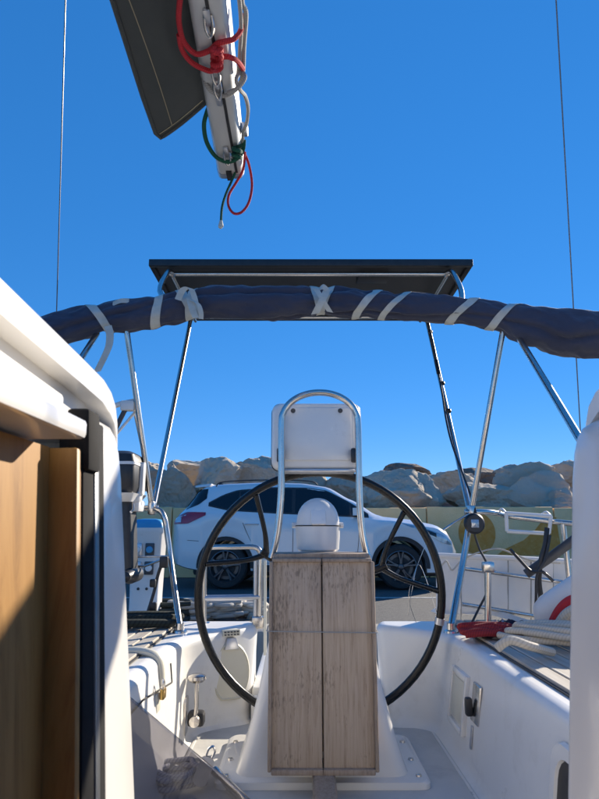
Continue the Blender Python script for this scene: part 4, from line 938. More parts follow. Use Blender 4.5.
# tied strap ends
def ribbon(pts, w, axis, name='strap_end', parent=None):
    P = crom(pts, 6); g = [[p-Vector(axis)*w/2, p, p+Vector(axis)*w/2] for p in P]
    return meshobj(name, sheet(g, 0.002), M['web'], parent or roll)
fy = 2.385
ribbon([PY(178, 300, fy), PY(183, 290, fy-0.01), PY(190, 288, fy-0.02), PY(194, 296, fy-0.02), PY(197, 310, fy-0.02), PY(199, 318, fy-0.01)], 0.03, (0.9, 0, -0.3))
ribbon([PY(190, 298, fy-0.01), PY(192, 308, fy-0.02), PY(196, 318, fy-0.02)], 0.028, (1, 0, 0))
ribbon([PY(190, 300, fy-0.02), PY(198, 304, fy-0.03), PY(201, 312, fy-0.03), PY(201, 319, fy-0.02)], 0.02, (1, 0, -0.2))
ribbon([PY(315, 314, fy), PY(319, 306, fy-0.015), PY(323, 299, fy-0.02), PY(327, 290, fy-0.01)], 0.034, (1, 0, 0.2))
ribbon([PY(330, 312, fy), PY(325, 304, fy-0.015), PY(321, 297, fy-0.02), PY(316, 289, fy-0.01)], 0.026, (1, 0, -0.2))
ribbon([PY(319, 290, fy), PY(323, 287, fy-0.015), PY(328, 291, fy-0.01)], 0.022, (0.3, 0, 1))
ribbon([PY(108, 326, 2.36), PY(110, 335, 2.36), PY(109, 346, 2.36), PY(104, 358, 2.36), PY(97, 372, 2.36)], 0.032, (0.95, 0, 0.2))
ribbon([PY(113, 304, 2.40), PY(121, 301, 2.39), PY(129, 301, 2.40)], 0.02, (0, 0, 1))
# bows and struts
def pole(name, pts, r=0.0125, parent=None, m='steel', smooth=0): return meshobj(name, tube(pts, r, 12, smooth=smooth), M[m], parent)
tl, tr = PY(126, 325, 2.46), PY(505, 318, 2.46)
pole('bow', [PVL, PY(128, 340, 2.46), tl], parent=bm_); pole('bow', [PVR+Vector((0, 0, 0.0)), PY(502, 336, 2.46), tr], parent=bm_)
pole('bow', [tl, PY(190, 306, 2.47), PY(320, 303, 2.47), PY(440, 309, 2.47), tr], 0.011, bm_)
for e1, e2 in ((PY(517, 335, 2.44), PY(578, 436, 1.84)), (PY(97, 334, 2.44), PY(30, 438, 1.84))):
    dd_ = e2-e1; e3 = e1+dd_*((SZ+0.20-e1.z)/dd_.z)
    pole('front_strut', [e1, e3], parent=bm_)
    meshobj('strut_foot', join(box(e3-Vector((0, 0, 0.01)), (0.05, 0.05, 0.05), 0.01)), M['steel'], bm_)
for s, pv in ((-1, PVL), (1, PVR)):
    meshobj('pivot_fitting', join(box(pv, (0.03, 0.05, 0.06), 0.008), lathe([(0, -0.03), (0.013, -0.028), (0.013, 0.028), (0, 0.03)], pv, 'X', 12)), M['steel'], bm_)
# solar panel
ZP = 1.272; y0, y1 = 2.755, 3.56; xl, xr = -0.745, 0.858
sp_ = thing('solar_panel', ((xl+xr)/2, (y0+y1)/2, ZP), 'flat dark solar panel carried on steel poles above the rolled bimini', 'solar panel')
meshobj('backsheet', box(((xl+xr)/2, (y0+y1)/2, ZP+0.022), (xr-xl-0.02, y1-y0-0.02, 0.008)), M['panelback'], sp_, smooth=0)
meshobj('cell_face', box(((xl+xr)/2, (y0+y1)/2, ZP+0.030), (xr-xl-0.03, y1-y0-0.03, 0.006)), M['cells'], sp_, smooth=0)
for c_, s_ in ((((xl+xr)/2, y0+0.012, ZP+0.017), (xr-xl, 0.024, 0.035)), (((xl+xr)/2, y1-0.012, ZP+0.017), (xr-xl, 0.024, 0.035)), ((xl+0.012, (y0+y1)/2, ZP+0.017), (0.024, y1-y0-0.05, 0.034)), ((xr-0.012, (y0+y1)/2, ZP+0.017), (0.024, y1-y0-0.05, 0.034))):
    meshobj('frame', box(c_, s_, 0.002), M['black'], sp_)
meshobj('junction_box', box((0.38, y0+0.17, ZP+0.008), (0.16, 0.10, 0.022), 0.004), M['black'], sp_)
xa, xb = -0.655, 0.757
for y in (y0+0.075, y1-0.10): pole('support_rail', [(xa-0.0, y, ZP-0.012), (xb, y, ZP-0.012)], 0.012, sp_)
for x in (xa+0.02, xb-0.02): pole('side_rail', [(x, y0+0.06, ZP-0.030), (x, y1-0.08, ZP-0.030)], 0.010, sp_)
for x, u, v in ((xa+0.012, 172, 306), (xb-0.012, 461, 309)):
    pole('short_post', [(x, y0+0.06, ZP-0.01), (x, y0-0.03, ZP-0.05), (x, y0-0.16, ZP-0.2), PY(u, v, 2.52)], 0.0125, sp_, smooth=5)
pole('rear_pole', [PVL+Vector((0, 0.02, 0)), PZ(191, 318, ZP-0.03)], 0.0125, sp_)
prr = PZ(427, 321, ZP-0.03); pole('rear_pole', [PVR+Vector((0, 0.02, 0)), prr], 0.0125, sp_)
# cable down the right-hand rear pole
def alongR(f, dx=0.0, dy=-0.02): p = prr.lerp(PVR, f); return p+Vector((dx, dy, 0))
cb_ = meshobj('panel_cable', tube([alongR(0.02), alongR(0.2), alongR(0.33, -0.008), alongR(0.45, -0.016, -0.03), alongR(0.6, -0.03, -0.04), alongR(0.72, -0.028, -0.04), alongR(0.84, -0.004), alongR(1.0, 0.012, -0.03), PY(474, 530, 2.68), PY(479, 548, 2.68), PY(487, 565, 2.66), PY(488, 588, 2.66), PY(478, 610, 2.66), PY(468, 630, 2.62)], 0.0048, 8, smooth=7), M['black'])
props(cb_, 'black cable clipped along the solar panel pole and down to the seat', 'cable')
meshobj('connector', tube([alongR(0.27, -0.006), alongR(0.345, -0.008)], 0.012, 8), M['black'], cb_)
for f in (0.08, 0.40, 0.55): meshobj('cable_tie', tube([alongR(f-0.004, 0.003, -0.003), alongR(f+0.004, 0.003, -0.003)], 0.0145, 10), M['black'], cb_)
# stern rails
rl = thing('stern_rail', (PVL.x, 2.7, SZ), 'steel stern rail hoop beside the black outboard', 'rail')
bl = PZ(180, 629, SZ+0.012)
pole('hoop', [PVL+Vector((-0.62, -0.1, 0.0)), PVL+Vector((-0.3, -0.03, 0)), PVL+Vector((-0.05, 0, 0.0)), PY(158, 510, 2.70), PY(164, 517, 2.69), PY(167, 532, 2.69), PY(172, 570, 2.66), bl], 0.0125, rl, smooth=5)
pole('lower_wire', [PY(169, 556, 2.67), PVL+Vector((-0.62, -0.1, -0.22))], 0.004, rl)
pole('stanchion', [PVL+Vector((-0.6, -0.1, 0)), (PVL.x-0.6, 2.6, SZ)], 0.0125, rl)
meshobj('foot', lathe([(0.03, 0), (0.028, 0.008), (0.017, 0.012), (0.015, 0.035)], bl-Vector((0, 0, 0.013)), 'Z', 16), M['steel'], rl)
rr2 = thing('stern_rail', (PVR.x, 2.75, SZ), 'steel stern rail holding the white weather cloth behind the ropes', 'rail')
br = PZ(451, 629, SZ+0.012)
pole('rail_leg', [PVR, PY(466, 545, 2.70), PY(458, 590, 2.66), br], 0.014, rr2)
pole('top_rail', [PVR, PVR+Vector((0.1, 0.03, 0.0)), PY(515, 517, 2.86), PY(575, 524, 2.7), PY(640, 532, 2.4)], 0.012, rr2, smooth=4)
pole('mid_rail', [PY(462, 568, 2.76), PY(490, 572, 2.80), PY(570, 583, 2.80)], 0.009, rr2)
pole('mid_rail', [PY(462, 604, 2.76), PY(488, 608, 2.78), PY(570, 622, 2.80)], 0.009, rr2)
sb = PZ(488, 630, SZ+0.012)
pole('stanchion', [sb, PY(488, 566, sb.y)], 0.012, rr2)
meshobj('stanchion_head', box(PY(488, 567, sb.y-0.006), (0.045, 0.03, 0.04), 0.006), M['steel'], rr2)
meshobj('foot', lathe([(0.03, 0), (0.028, 0.008), (0.017, 0.012), (0.015, 0.035)], br-Vector((0, 0, 0.013)), 'Z', 16), M['steel'], rr2)
re_ = PY(640, 532, 2.4); pole('rail_leg', [re_, (re_.x+0.02, re_.y, SZ-0.01)], 0.013, rr2)
rg = PY(563, 524, 2.74)
pole('rail_leg', [rg, (rg.x+0.01, rg.y, SZ)], 0.013, rr2)
# weather cloth with seams
wcY = 2.86
wcl = thing('weather_cloth', (0.95, wcY, SZ), 'white canvas weather cloth with sewn panels laced to the stern rail', 'weather cloth')
us = [436, 461, 485, 508, 531, 553, 578]
for i in range(6):
    u0, u1 = us[i]+0.35, us[i+1]-0.35; g = []
    for a in range(9):
        row = []
        for k in range(11):
            f = k/10; u = u0+(u1-u0)*a/8; tp_ = PY(u, 556+5.5*(u-436)/140, wcY); bt = PY(u, 629+4*(u-436)/140, wcY)
            p = tp_.lerp(bt, f); p.z = max(p.z, SZ+0.016)
            p.y += 0.010*math.sin(math.pi*a/8)*math.sin(math.pi*f)+0.010*noise.noise(Vector((u*0.09, f*3, i))); row.append(p)
        g.append(row)
    meshobj('cloth_panel', sheet(g, 0.003), M['white'], wcl)
for u in us[1:-1]:
    meshobj('seam', tube([PY(u, 557+5.5*(u-436)/140, wcY-0.002), PY(u, 592, wcY-0.002), PY(u, 626, wcY-0.002)], 0.003, 6), M['greyrope'], wcl)
meshobj('top_hem', tube([PY(435, 555, wcY), PY(470, 556.5, wcY), PY(520, 558.5, wcY), PY(580, 562, wcY)], 0.012, 8, smooth=4), M['white'], wcl)
o = meshobj('lacing_line', tube([PY(437, 572, 2.78), PY(446, 561, 2.77), PY(452, 570, 2.77), PY(462, 560, 2.8), PY(480, 552, 2.8), PY(500, 549, 2.8), PY(530, 560, 2.8), PY(560, 563, 2.8)], 0.004, 8, smooth=6), M['creamrope']); props(o, 'thin cream lacing line along the top of the weather cloth', 'rope')
# round sensor lamp on the pole
p = PY(474.5, 523.5, 2.64); lp = thing('stern_lamp', p, 'round black stern lamp with pale square lens below the crossing poles', 'lamp')
meshobj('case', lathe([(0, -0.012), (0.036, -0.011), (0.044, -0.003), (0.045, 0.008), (0.036, 0.018), (0, 0.02)], p, 'Y', 24), M['black'], lp)
meshobj('lens', box(p+Vector((-0.002, -0.014, 0)), (0.034, 0.006, 0.036), 0.004), M['lampglass'], lp)
meshobj('bracket', box(p+Vector((-0.012, 0.035, 0.01)), (0.016, 0.05, 0.02), 0.003), M['black'], lp)
# white basket frame
bk = thing('basket_frame', PY(527, 533, 2.74), 'white wire rack frame hung from the stern rail in front of the painted wall', 'rack')
by = 2.76
a_, b2, c2_, d2 = PY(506, 513, by), PY(551, 516, by), PY(549, 533.5, by), PY(507, 531, by)
for p0, p1 in ((a_, b2), (b2, c2_), (c2_, d2), (d2, a_)):
    meshobj('bar', tube([p0, p1], 0.0085, 8), M['white'], bk)
for p0 in (a_, b2): meshobj('hook', tube([p0, p0+Vector((0, 0.05, 0.02)), p0+Vector((0, 0.10, 0.012))], 0.005, 8, smooth=3), M['white'], bk)
meshobj('bar', tube([a_+Vector((0, 0.1, 0.0)), b2+Vector((0, 0.1, 0.0))], 0.006, 8), M['white'], bk)
# grey pole and black lashings
gp = meshobj('boat_hook', tube([PY(526, 574, 2.70), PY(552, 556, 2.66), PY(610, 513, 2.55)], 0.020, 12), M['darkgrey']); props(gp, 'thick grey pole slanting up past the stern rail above the fender', 'pole')
def cordobj(pts, r, m, name, label, cat, sm=6):
    o = meshobj(name, tube(pts, r, 8, smooth=sm), M[m]); return props(o, label, cat)
cordobj([PY(547, 528, 2.63), PY(545, 545, 2.62), PY(541, 560, 2.62), PY(539, 580, 2.63), PY(541, 600, 2.64), PY(539, 612, 2.64)], 0.011, 'black', 'lashing_strap', 'thick black strap hanging down from the grey pole', 'strap')
cordobj([PY(550, 535, 2.61), PY(545, 560, 2.60), PY(537, 575, 2.61), PY(536, 598, 2.62), PY(535, 616, 2.63)], 0.006, 'black', 'lashing_strap', 'thin black cord hanging beside the thick strap under the grey pole', 'strap')
cordobj([PY(510, 549, 2.64), PY(519, 559, 2.63), PY(531, 571, 2.62), PY(543, 572, 2.60), PY(553, 581, 2.6)], 0.0065, 'black', 'lashing_strap', 'black bungee crossing the grey pole at its lower end', 'strap', 3)
cordobj([PY(443, 530, 2.72), PY(455, 522, 2.72), PY(471, 513, 2.70)], 0.005, 'steel', 'locking_pin', 'thin steel pin sticking out of the pole joint', 'pin', 2)

# swim ladder folded up at the stern
ly = 2.71
sl_ = thing('stern_ladder', PY(232, 622, ly), 'steel stern boarding ladder folded upright behind the wheel', 'ladder')
la0, lb0 = PY(205, 626, ly), PY(259, 622, ly)
def lx(u, v): return PY(u, v, ly)
meshobj('rail_tube', tube([lx(204, 630), lx(204, 600), lx(204.5, 560), lx(206, 551), lx(211, 547.5), lx(235, 547), lx(253, 547), lx(259, 550), lx(260.5, 558), lx(260, 600), lx(259, 626)], 0.0115, 12, smooth=4), M['steel'], sl_)
meshobj('rung', tube([lx(205, 598), lx(260, 597)], 0.0125, 10), M['alu'], sl_)
meshobj('rail_tube', tube([lx(255, 626), lx(255.5, 585), lx(255.5, 560)], 0.009, 10), M['alu'], sl_)
meshobj('hinge', box(lx(258, 622), (0.05, 0.04, 0.05), 0.006), M['steel'], sl_)
meshobj('hinge', box(lx(204, 628), (0.05, 0.04, 0.05), 0.006), M['steel'], sl_)
# gate posts at the transom opening
for u in (266,):
    o = meshobj('gate_post', tube([PZ(265, 655, -0.6), PY(265, 560, PZ(265, 655, -0.6).y)], 0.008, 10), M['cream']); props(o, 'thin cream post standing in the stern gate beside the ladder', 'post')

# outboard motor on the left rail, partly behind the jamb
ob = thing('outboard_motor', PY(128, 575, 2.62), 'small black outboard motor with pale band clamped to the stern rail', 'outboard motor')
oy = 2.60
c_ = PY(120, 474, oy)
secs = [[(c_.x+a2, oy+b2_, c_.z+dz) for a2, b2_ in rrect(0, 0, hx, hy_, 0.03)] for dz, hx, hy_ in ((-0.085, 0.085, 0.11), (-0.06, 0.092, 0.125), (0.04, 0.092, 0.125), (0.075, 0.082, 0.115), (0.09, 0.06, 0.09))]
meshobj('cowling', loft(secs), M['black'], ob)
meshobj('cowl_band', loft([[(c_.x+a2, oy+b2_, c_.z+dz) for a2, b2_ in rrect(0, 0, hx, hy_, 0.03)] for dz, hx, hy_ in ((0.030, 0.0945, 0.128), (0.042, 0.0945, 0.128))]), M['white'], ob)
meshobj('cowl_base', loft([[(c_.x+a2, oy+b2_, c_.z+dz) for a2, b2_ in rrect(0, 0, hx, hy_, 0.025)] for dz, hx, hy_ in ((-0.12, 0.075, 0.09), (-0.086, 0.094, 0.128))]), M['pod'], ob)
meshobj('side_grip', loft([[(c_.x+0.094+dd, oy+a2, c_.z-0.02+b2_) for a2, b2_ in rrect(0, 0, 0.02, 0.07, 0.012)] for dd in (-0.004, 0.012)]), M['pod'], ob)
meshobj('clamp_bracket', join(box(PY(133, 506, oy+0.03), (0.08, 0.10, 0.05), 0.01), box(PY(130, 497, oy), (0.10, 0.05, 0.05), 0.012)), M['white'], ob)
meshobj('clamp_screw', tube([PY(133, 503, oy-0.05), PY(133, 510, oy-0.07), PY(131, 512, oy-0.08)], 0.006, 8), M['steel'], ob)
pa, pb = PY(131, 500, oy), PY(133, 575, oy)
meshobj('leg', loft([[((pa.x*(1-f)+pb.x*f)+a2, oy+b2_, pa.z*(1-f)+pb.z*f) for a2, b2_ in rrect(-0.012, 0, 0.024, 0.055, 0.018)] for f in (0, 0.5, 1.0)]), M['black'], ob)
meshobj('gear_case', xf(lathe([(0, -0.12), (0.02, -0.11), (0.032, -0.05), (0.03, 0.06), (0.015, 0.1), (0, 0.11)], (0, 0, 0), 'Y', 16), Matrix.Translation(pb-Vector((0, 0, 0.0)))), M['black'], ob)
# small crane bracket up on the left pole
cr_ = thing('lifting_davit', PY(122, 428, 2.58), 'small pale davit arm with brace clamped to the bimini bow above the outboard', 'davit')
dy = 2.56
meshobj('arm', tube([PY(96, 412, dy), PY(120, 404, dy), PY(139, 400, dy+0.02)], 0.012, 10), M['white'], cr_)
meshobj('brace', tube([PY(112, 436, dy), PY(122, 416, dy), PY(128, 404, dy)], 0.011, 10), M['darkgrey'], cr_)
meshobj('stay', tube([PY(113, 438, dy), PY(136, 411, dy+0.02)], 0.006, 8), M['white'], cr_)
meshobj('clamp', box(PY(128, 406, dy), (0.06, 0.04, 0.045), 0.008), M['white'], cr_)
pp_ = meshobj('lifting_wire', tube([PY(134, 412, 2.59), PY(143, 455, 2.62), PY(152, 500, 2.66)], 0.0035, 6), M['greyrope']); props(pp_, 'thin line running down beside the bimini bow from the davit', 'rope')
# black buckled strap on the left rail
o = cordobj([PY(168, 558, 2.66), PY(163, 562, 2.65), PY(158, 575, 2.65), PY(154, 592, 2.64), PY(146, 618, 2.62), PY(141, 634, 2.60)], 0.007, 'black', 'buckled_strap', 'black webbing strap with buckles tied to the stern rail hoop', 'strap')
for u, v, s in ((164, 562, 1.4), (153, 583, 1.0), (153, 607, 1.2)): meshobj('buckle', box(PY(u, v, 2.635), (0.026*s, 0.02, 0.034*s), 0.006), M['black'], o)
cordobj([PY(124, 566, 2.66), PY(145, 566, 2.66), PY(168, 557, 2.67)], 0.005, 'steel', 'guard_wire', 'steel guard wire behind the outboard leg', 'wire', 0)

# dark coils on the left seat and line on the right seat
rr_ = random.Random(11)
for k in range(5):
    yy = 2.40+0.045*k; zz = SZ+0.03+0.012*(k % 2)
    pts = [(-0.98, yy-0.15, zz), (-0.80, yy-0.04+rr_.uniform(-.02, .02), zz+0.01), (-0.65, yy+rr_.uniform(-.02, .02), zz+0.012), (-0.53, yy+0.06, zz+0.004), (-0.50, yy+0.10, zz-0.002)]
    o = cordobj(pts, 0.016, 'hose', 'mooring_line', 'dark green mooring line laid along the aft end of the seat under the outboard', 'rope'); o['group'] = 'dark mooring lines on the seat'
def bump_pile(c, rx, ry, h, seed, m, n=28, k=36):
    g = []
    for i in range(n+1):
        f = i/n; row = []
        for j in range(k+1):
            a = 2*math.pi*j/k; q = 1-f
            wob = 1+0.22*noise.noise(Vector((math.cos(a)*1.6, math.sin(a)*1.6, seed)))
            x = c[0]+rx*q*math.cos(a)*wob; y = c[1]+ry*q*math.sin(a)*wob
            z = c[2]+h*(1-q**2.4)*(0.75+0.5*noise.noise(Vector((x*9, y*9, seed))))+0.016*(1-q**6)*noise.noise(Vector((x*34, y*20, seed)))+0.010*(1-q**6)*math.sin(x*95+3*noise.noise(Vector((x*12, y*12, seed)))*3)
            row.append((x, y, max(z, c[2]+0.001)))
        g.append(row)
    return sheet(g)
p = PZ(484, 640, SZ+0.014); pts = []; rr_ = random.Random(21)
for k in range(9):
    dy_ = 0.015*(k-4)*0.9; z = SZ+0.027+0.011*(2-abs(k-4)*0.5)
    a_, b2_ = (-0.085, 0.095) if k % 2 == 0 else (0.095, -0.085)
    for f in (0, 0.25, 0.5, 0.75, 1):
        pts.append((p.x+0.035+a_+(b2_-a_)*f+rr_.uniform(-.012, .012), p.y+0.07+dy_+rr_.uniform(-.008, .008)-0.05*f*(1 if k % 2 == 0 else -1)+(0 if k % 2 == 0 else -0.05), max(SZ+0.026, z+0.010*math.sin(math.pi*f)+rr_.uniform(-.004, .004))))
o = meshobj('sheet_rope', tube(pts, 0.0115, 8, smooth=6), M['redsheet']); props(o, 'bundled dark red sheet rope lying on the teak seat before the rail', 'rope')
p = PZ(528, 642, SZ+0.014)
cl_ = meshobj('printed_cloth', bump_pile((p.x+0.0, p.y+0.12, SZ+0.0135), 0.15, 0.085, 0.06, 6.1, None), M['navycloth'], smooth=60); props(cl_, 'crumpled navy cloth with pale print between the fender and the red rope', 'cloth')
# cream rope hank: several long loops
pts = []
for k in range(5):
    o_ = 0.022*k; z = SZ+0.030+0.009*(k % 3)+0.005*k
    pts += [(0.70+o_*0.9, 2.10-o_*1.0+0.10, z), (0.73+o_*0.6, 2.03-o_*0.4+0.08, z+0.004), (0.86+o_*0.3, 1.93-0.6*o_+0.07, z+0.010), (1.02, 1.84-o_*0.5+0.05, z), (1.10, 1.86-0.2*o_+0.05, z), (1.06, 1.93-o_*0.2+0.06, z+0.008), (0.90, 2.04-o_*0.4+0.07, z+0.012), (0.76+0.3*o_, 2.13-o_*0.5+0.07, z+0.004)]
rr_ = random.Random(31); pts = [Vector(q_)+Vector((rr_.uniform(-.014, .014), rr_.uniform(-.014, .014), rr_.uniform(0, .012))) for q_ in pts]
o = meshobj('dock_line', tube(pts, 0.0115, 10, smooth=6), M['creamrope']); props(o, 'cream twisted dock line hank in long loops on the teak seat', 'rope')
o = cordobj([PZ(497, 648, SZ+0.05), PZ(510, 640, SZ+0.075), PZ(530, 646, SZ+0.06), PZ(552, 652, SZ+0.03)], 0.013, 'creamrope', 'rope_end', 'end of cream rope lying on top of the looped dock line', 'rope')
# fender and its rope
fa, fb = PY(540, 637, 2.42), PY(574, 616, 2.28)
d = (fb-fa).normalized(); q = Vector((0, 0, 1)).rotation_difference(d).to_matrix().to_4x4(); LL = (fb-fa).length
fn = thing('fender', fa, 'white inflatable fender propped against the jamb side of the seat', 'fender')
meshobj('fender_body', xf(lathe([(0, -0.035), (0.018, -0.033), (0.026, -0.02), (0.05, 0.0), (0.072, 0.025), (0.08, 0.06), (0.08, LL+0.08), (0.065, LL+0.13), (0.03, LL+0.17), (0, LL+0.18)], (0, 0, 0), 'Z', 28), Matrix.Translation(fa+Vector((0.03, 0.02, 0.055))) @ q), M['white'], fn)
cordobj([PY(546, 640, 2.30), PY(552, 628, 2.27), PY(560, 612, 2.24), PY(570, 602, 2.22), PY(584, 598, 2.2)], 0.021, 'red', 'covered_rope', 'thick red rope curving over the white fender', 'rope')
cordobj([PY(534, 645, 2.27), PY(546, 640, 2.25), PY(556, 628, 2.22), PY(566, 614, 2.19), PY(580, 606, 2.16)], 0.016, 'creamrope', 'fender_rope', 'cream rope running beside the red rope over the fender', 'rope')

# smoked acrylic washboard leaning by the left jamb
wbY = 1.06
A_, B_ = PY(128, 697, wbY), PY(262, 811, wbY)
wb = meshobj('washboard', prism([(A_.x-0.045, wbY, A_.z+0.034), (B_.x, wbY, B_.z), (-0.10, wbY+0.02, FZ+0.004), (-0.375, wbY+0.02, FZ+0.004)], (0, 0.009, 0), 0.0015, 1), M['acrylic']); props(wb, 'smoked see-through acrylic washboard leaning in the cockpit beside the padlocked seat', 'washboard')
# things seen through it on the sole
rr_ = random.Random(4)
p = PZ(176, 786, FZ)
coil((p.x+0.01, p.y, FZ), 0.085, 5, 0.0085, M['bluerope'], 'coiled_rope', 'pale blue flecked rope coil on the sole behind the smoked washboard', 'rope', jit=0.45)
p = PZ(203, 792, FZ)
bl_ = thing('pulley_block', (p.x, p.y, FZ), 'chrome pulley block lying on the sole behind the smoked washboard', 'pulley block')
rot = Matrix.Translation((p.x, p.y, FZ+0.055)) @ Matrix.Scale(0.7, 4) @ Matrix.Rotation(R(22), 4, 'Y') @ Matrix.Rotation(R(-12), 4, 'X')
for dd in (-0.018, 0.014): meshobj('cheek', xf(loft([[(a2, dd+t_, b2_) for a2, b2_ in rrect(0, 0, 0.03, 0.055, 0.026)] for t_ in (0, 0.004)]), rot), M['alu'], bl_)
meshobj('sheave', xf(lathe([(0, -0.012), (0.027, -0.012), (0.02, 0), (0.027, 0.012), (0, 0.012)], (0, 0, -0.015), 'Y', 20), rot), M['black'], bl_)
meshobj('shackle', xf(tube([(-0.013, 0, 0.05), (-0.014, 0, 0.08), (0, 0, 0.095), (0.014, 0, 0.08), (0.013, 0, 0.05)], 0.005, 8, smooth=5), rot), M['steel'], bl_)
o = meshobj('winch_handle', tube([PZ(214, 770, FZ+0.03), PZ(222, 778, FZ+0.02), PZ(240, 795, FZ+0.02), PZ(246, 803, FZ+0.02)], 0.013, 10, smooth=4), M['steel']); props(o, 'short steel winch handle lying on the sole near the pedestal foot', 'winch handle')

# ================================================================== BOOM, SAIL BAG, LINES, BACKSTAYS
BZ = 1.15
def bxc(y): return -0.208+(-0.0225)*(y-1.12)/0.68*1.0 - 0.0     # boom centre x along its length
boom = thing('boom', (bxc(1.8), 1.8, BZ), 'pale grey aluminium boom end overhead with a slotted underside', 'boom')
prof = [(-0.030, 0.0), (-0.012, -0.0005), (0.012, -0.0005), (0.030, 0.0), (0.036, 0.003), (0.043, 0.016), (0.047, 0.06), (0.044, 0.10), (0.03, 0.128), (0, 0.136), (-0.03, 0.128), (-0.044, 0.10), (-0.047, 0.06), (-0.044, 0.022), (-0.038, 0.006)]
secs = [[(bxc(y)+a, y, BZ+b2_) for a, b2_ in prof] for y in (-3.0, -1, 0, 0.6, 1.0, 1.4, 1.785)]
meshobj('extrusion', loft(secs), M['boom'], boom)
meshobj('end_cap', loft([[(bxc(y)+a*f, y, BZ+0.065+(b2_-0.065)*f) for a, b2_ in prof] for y, f in ((1.786, 1.02), (1.81, 1.02), (1.816, 0.96))]), M['alu'], boom)
meshobj('slot', join(box((bxc(1.0)-0.003, 0.75, BZ-0.0016), (0.008, 2.05, 0.003)), box((bxc(1.8)-0.002, 1.79, BZ-0.003), (0.018, 0.05, 0.006))), M['black'], boom, smooth=0)
for v in (18, 86, 100, 152):
    p = PZ(218+ (v*0.055), v, BZ-0.006)
    s_ = meshobj('slot_car', box((bxc(p.y)-0.002, p.y, BZ-0.005), (0.016, 0.045, 0.01), 0.003), M['alu'], boom)
for v in (28, 78, 92, 160):
    p = PZ(218+v*0.055, v, BZ-0.02); x = bxc(p.y)
    s_ = meshobj('shackle', tube([(x-0.008, p.y-0.02, BZ-0.004), (x-0.009, p.y+0.008, BZ-0.014), (x, p.y+0.026, BZ-0.022), (x+0.009, p.y+0.008, BZ-0.014), (x+0.008, p.y-0.02, BZ-0.004)], 0.0036, 8, smooth=5), M['steel'], boom)
meshobj('side_fitting', box((bxc(1.6)+0.056, 1.62, BZ+0.045), (0.02, 0.035, 0.03), 0.004), M['alu'], boom)
# sail bag flap hanging out to the left of the boom
g = []; fe = [(208, 104, BZ+0.012), (157, 138, BZ+0.0), (150, 126, BZ+0.0), (113, 0, BZ+0.0)]
cin = PZ(209, 104, BZ+0.03); cor = PZ(157, 138, BZ-0.005); far = PZ(113, 0, BZ-0.005)
for i in range(15):
    f = i/14; row = []
    for j in range(13):
        h = j/12
        yin = cin.y*(1-f)+(-1.0)*f
        yo = cor.y*(1-f)+(-1.0)*f
        xo = cor.x+(far.x-cor.x)*min(1.2, (cor.y-yo)/(cor.y-far.y)) if yo > 0.7 else cor.x+(far.x-cor.x)*1.2
        y = yin+(yo-yin)*h; x = (bxc(yin)-0.040)*(1-h)+xo*h
        z = (BZ+0.05)*(1-h)+(BZ-0.005)*h-0.006*math.sin(math.pi*h)+0.010*noise.noise(Vector((x*6, y*4, 1.3)))
        row.append((x, y, z))
    g.append(row)
# round the outer corner a little
g[0][12] = tuple(Vector(g[0][12]).lerp(Vector(g[1][11]), 0.18))
bag = meshobj('sail_bag', sheet(g, 0.006), M['bag']); props(bag, 'charcoal canvas sail bag flap spread out beside the boom', 'sail cover')
G = [[Vector(p)-Vector((0, 0, 0.008)) for p in r] for r in g]
meshobj('stitching', join(tube([G[0][j].lerp(G[1][j], 0.10) for j in range(1, 12)], 0.0012, 6), tube([G[i][12].lerp(G[i][11], 0.3) for i in range(0, 9)], 0.0012, 6)), M['thread'], bag)
meshobj('stitching', tube([G[0][8].lerp(G[1][8], 0.10), G[1][8].lerp(G[1][9], 0.3), G[2][9], G[3][10], G[4][11]], 0.0012, 6, smooth=4), M['thread'], bag)
meshobj('edge_fold', join(tube([G[0][j] for j in range(0, 13)], 0.006, 8), tube([G[i][12] for i in range(0, 15)], 0.006, 8)), M['bag'], bag)

def B(u, v, dz=-0.012): return PZ(u, v, BZ+dz)
def E(u, v, y=1.83): return PY(u, v, y)
o = cordobj([B(184, -30), B(180, 0), B(179, 22), B(184, 42), B(196, 54), B(209, 51), B(217, 44), B(224, 42), B(234, 39, 0.0), B(241, 30, 0.03), B(243, 14, 0.06)], 0.0065, 'red', 'reefing_line', 'red line looped under the boom and sail bag', 'rope')
meshobj('tail', tube([B(179, 35), B(182, 50), B(191, 62), B(203, 69), B(212, 71), B(216, 64)], 0.0065, 8, smooth=6), M['red'], o)
meshobj('tail', tube([B(219, 58), B(228, 57), B(237, 61, 0.0), B(243, 69, 0.02)], 0.0065, 8, smooth=6), M['red'], o)
kn = []
for k in range(26):
    a = k*1.15; kn.append(B(217+4.5*math.cos(a), 48+22*k/26+3*math.sin(a), -0.02-0.012*math.sin(a*0.7)))
meshobj('knot', tube(kn, 0.0062, 8, smooth=4), M['red'], o)
o = cordobj([B(240, -30, 0.04), B(242, 2, 0.04), B(246, 14, 0.04), B(244, 45, 0.04), B(243, 72, 0.02), B(240, 84, 0.0), B(232, 93, -0.015), B(222, 96), B(212, 92), B(206, 84, 0.0), B(202, 74, 0.03)], 0.0058, 'greyrope', 'reefing_line', 'grey line tied round the boom below the red knot', 'rope')
meshobj('tail', tube([B(228, 93, -0.02), B(238, 88, -0.02), B(245, 78, 0.0), B(241, 72, 0.02), B(236, 80, -0.01), B(240, 90, -0.01), B(245, 96, 0.02), B(248, 108, 0.03), B(247, 122, 0.03), B(243, 135, 0.03), B(243, 150, 0.02)], 0.0055, 8, smooth=6), M['greyrope'], o)
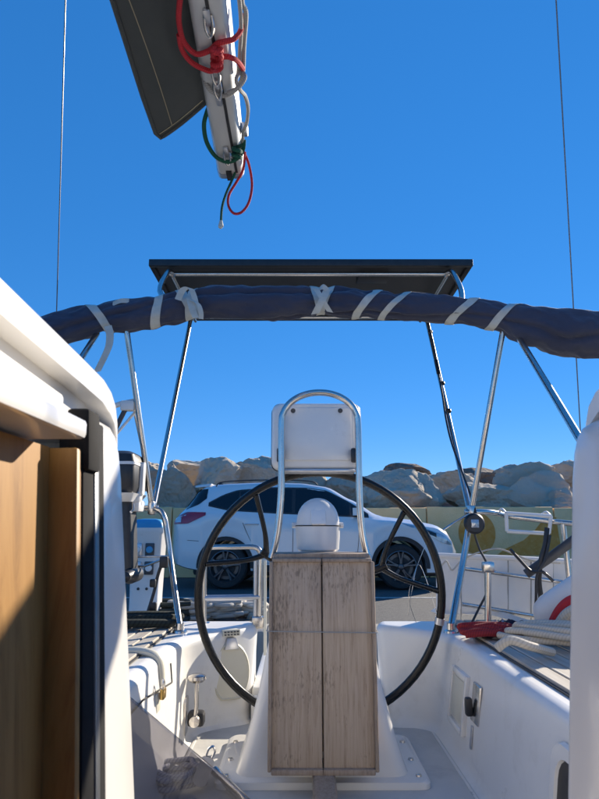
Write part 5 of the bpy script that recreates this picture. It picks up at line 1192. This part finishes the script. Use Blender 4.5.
meshobj('tail', tube([B(237, -20, 0.03), B(241, 20, 0.03), B(240, 50, 0.03), B(238, 75, 0.02)], 0.005, 8, smooth=6), M['greyrope'], o)
o = cordobj([B(212, 100, 0.05), B(207, 112, 0.03), B(204, 126, 0.01), B(207, 143, 0.0), B(216, 157, -0.012), B(228, 162, -0.016), B(238, 158, -0.01), B(243, 150, 0.01), B(244, 140, 0.03)], 0.0066, 'green', 'reefing_line', 'green line wrapped round the boom end with a hanging tail', 'rope')
meshobj('tail', tube([E(243, 147, 1.72), E(240, 160, 1.74), E(233, 178, 1.79), E(226, 194, 1.8), E(222, 208, 1.8), E(221, 224, 1.8)], 0.0042, 8, smooth=6), M['green'], o)
meshobj('wrap', tube([B(237+4*math.cos(k*1.3), 146+12*k/10, -0.016+0.012*math.sin(k*1.3)) for k in range(11)], 0.0062, 8, smooth=4), M['green'], o)
meshobj('whipped_end', tube([E(221, 221, 1.8), E(221, 226, 1.8), E(220, 228, 1.8)], 0.0075, 8, radii=[0.005, 0.009, 0.006]), M['web'], o)
cordobj([E(243, 150, 1.73), E(249, 165, 1.76), E(252, 185, 1.8), E(249, 202, 1.8), E(242, 212, 1.8), E(234, 213.5, 1.8), E(228.5, 206, 1.8), E(229, 195, 1.8), E(236, 183, 1.79), E(243, 170, 1.76), E(245, 152, 1.73)], 0.0043, 'red', 'hanging_loop', 'thin red line hanging in a loop below the boom end', 'rope')

for (u0, v0, u1, v1, ya, yb, lab) in ((65.5, 0, 56.5, 318, 1.75, 2.62, 'thin steel backstay wire rising past the boom side of the rolled bimini'), (556, 0, 580, 425, 1.75, 2.62, 'thin steel backstay wire crossing the bare end of the rolled bimini beside the front strut')):
    a, b2 = PY(u0, v0, ya), PY(u1, v1, yb); d = b2-a
    foot = b2+d*((SZ+0.03-b2.z)/d.z)
    bs = thing('backstay', foot, lab, 'backstay')
    meshobj('wire', tube([a-d*2.5, foot], 0.0024, 8), M['wire'], bs)
    meshobj('turnbuckle', tube([foot+d*0.06*-1, foot], 0.008, 10), M['steel'], bs)
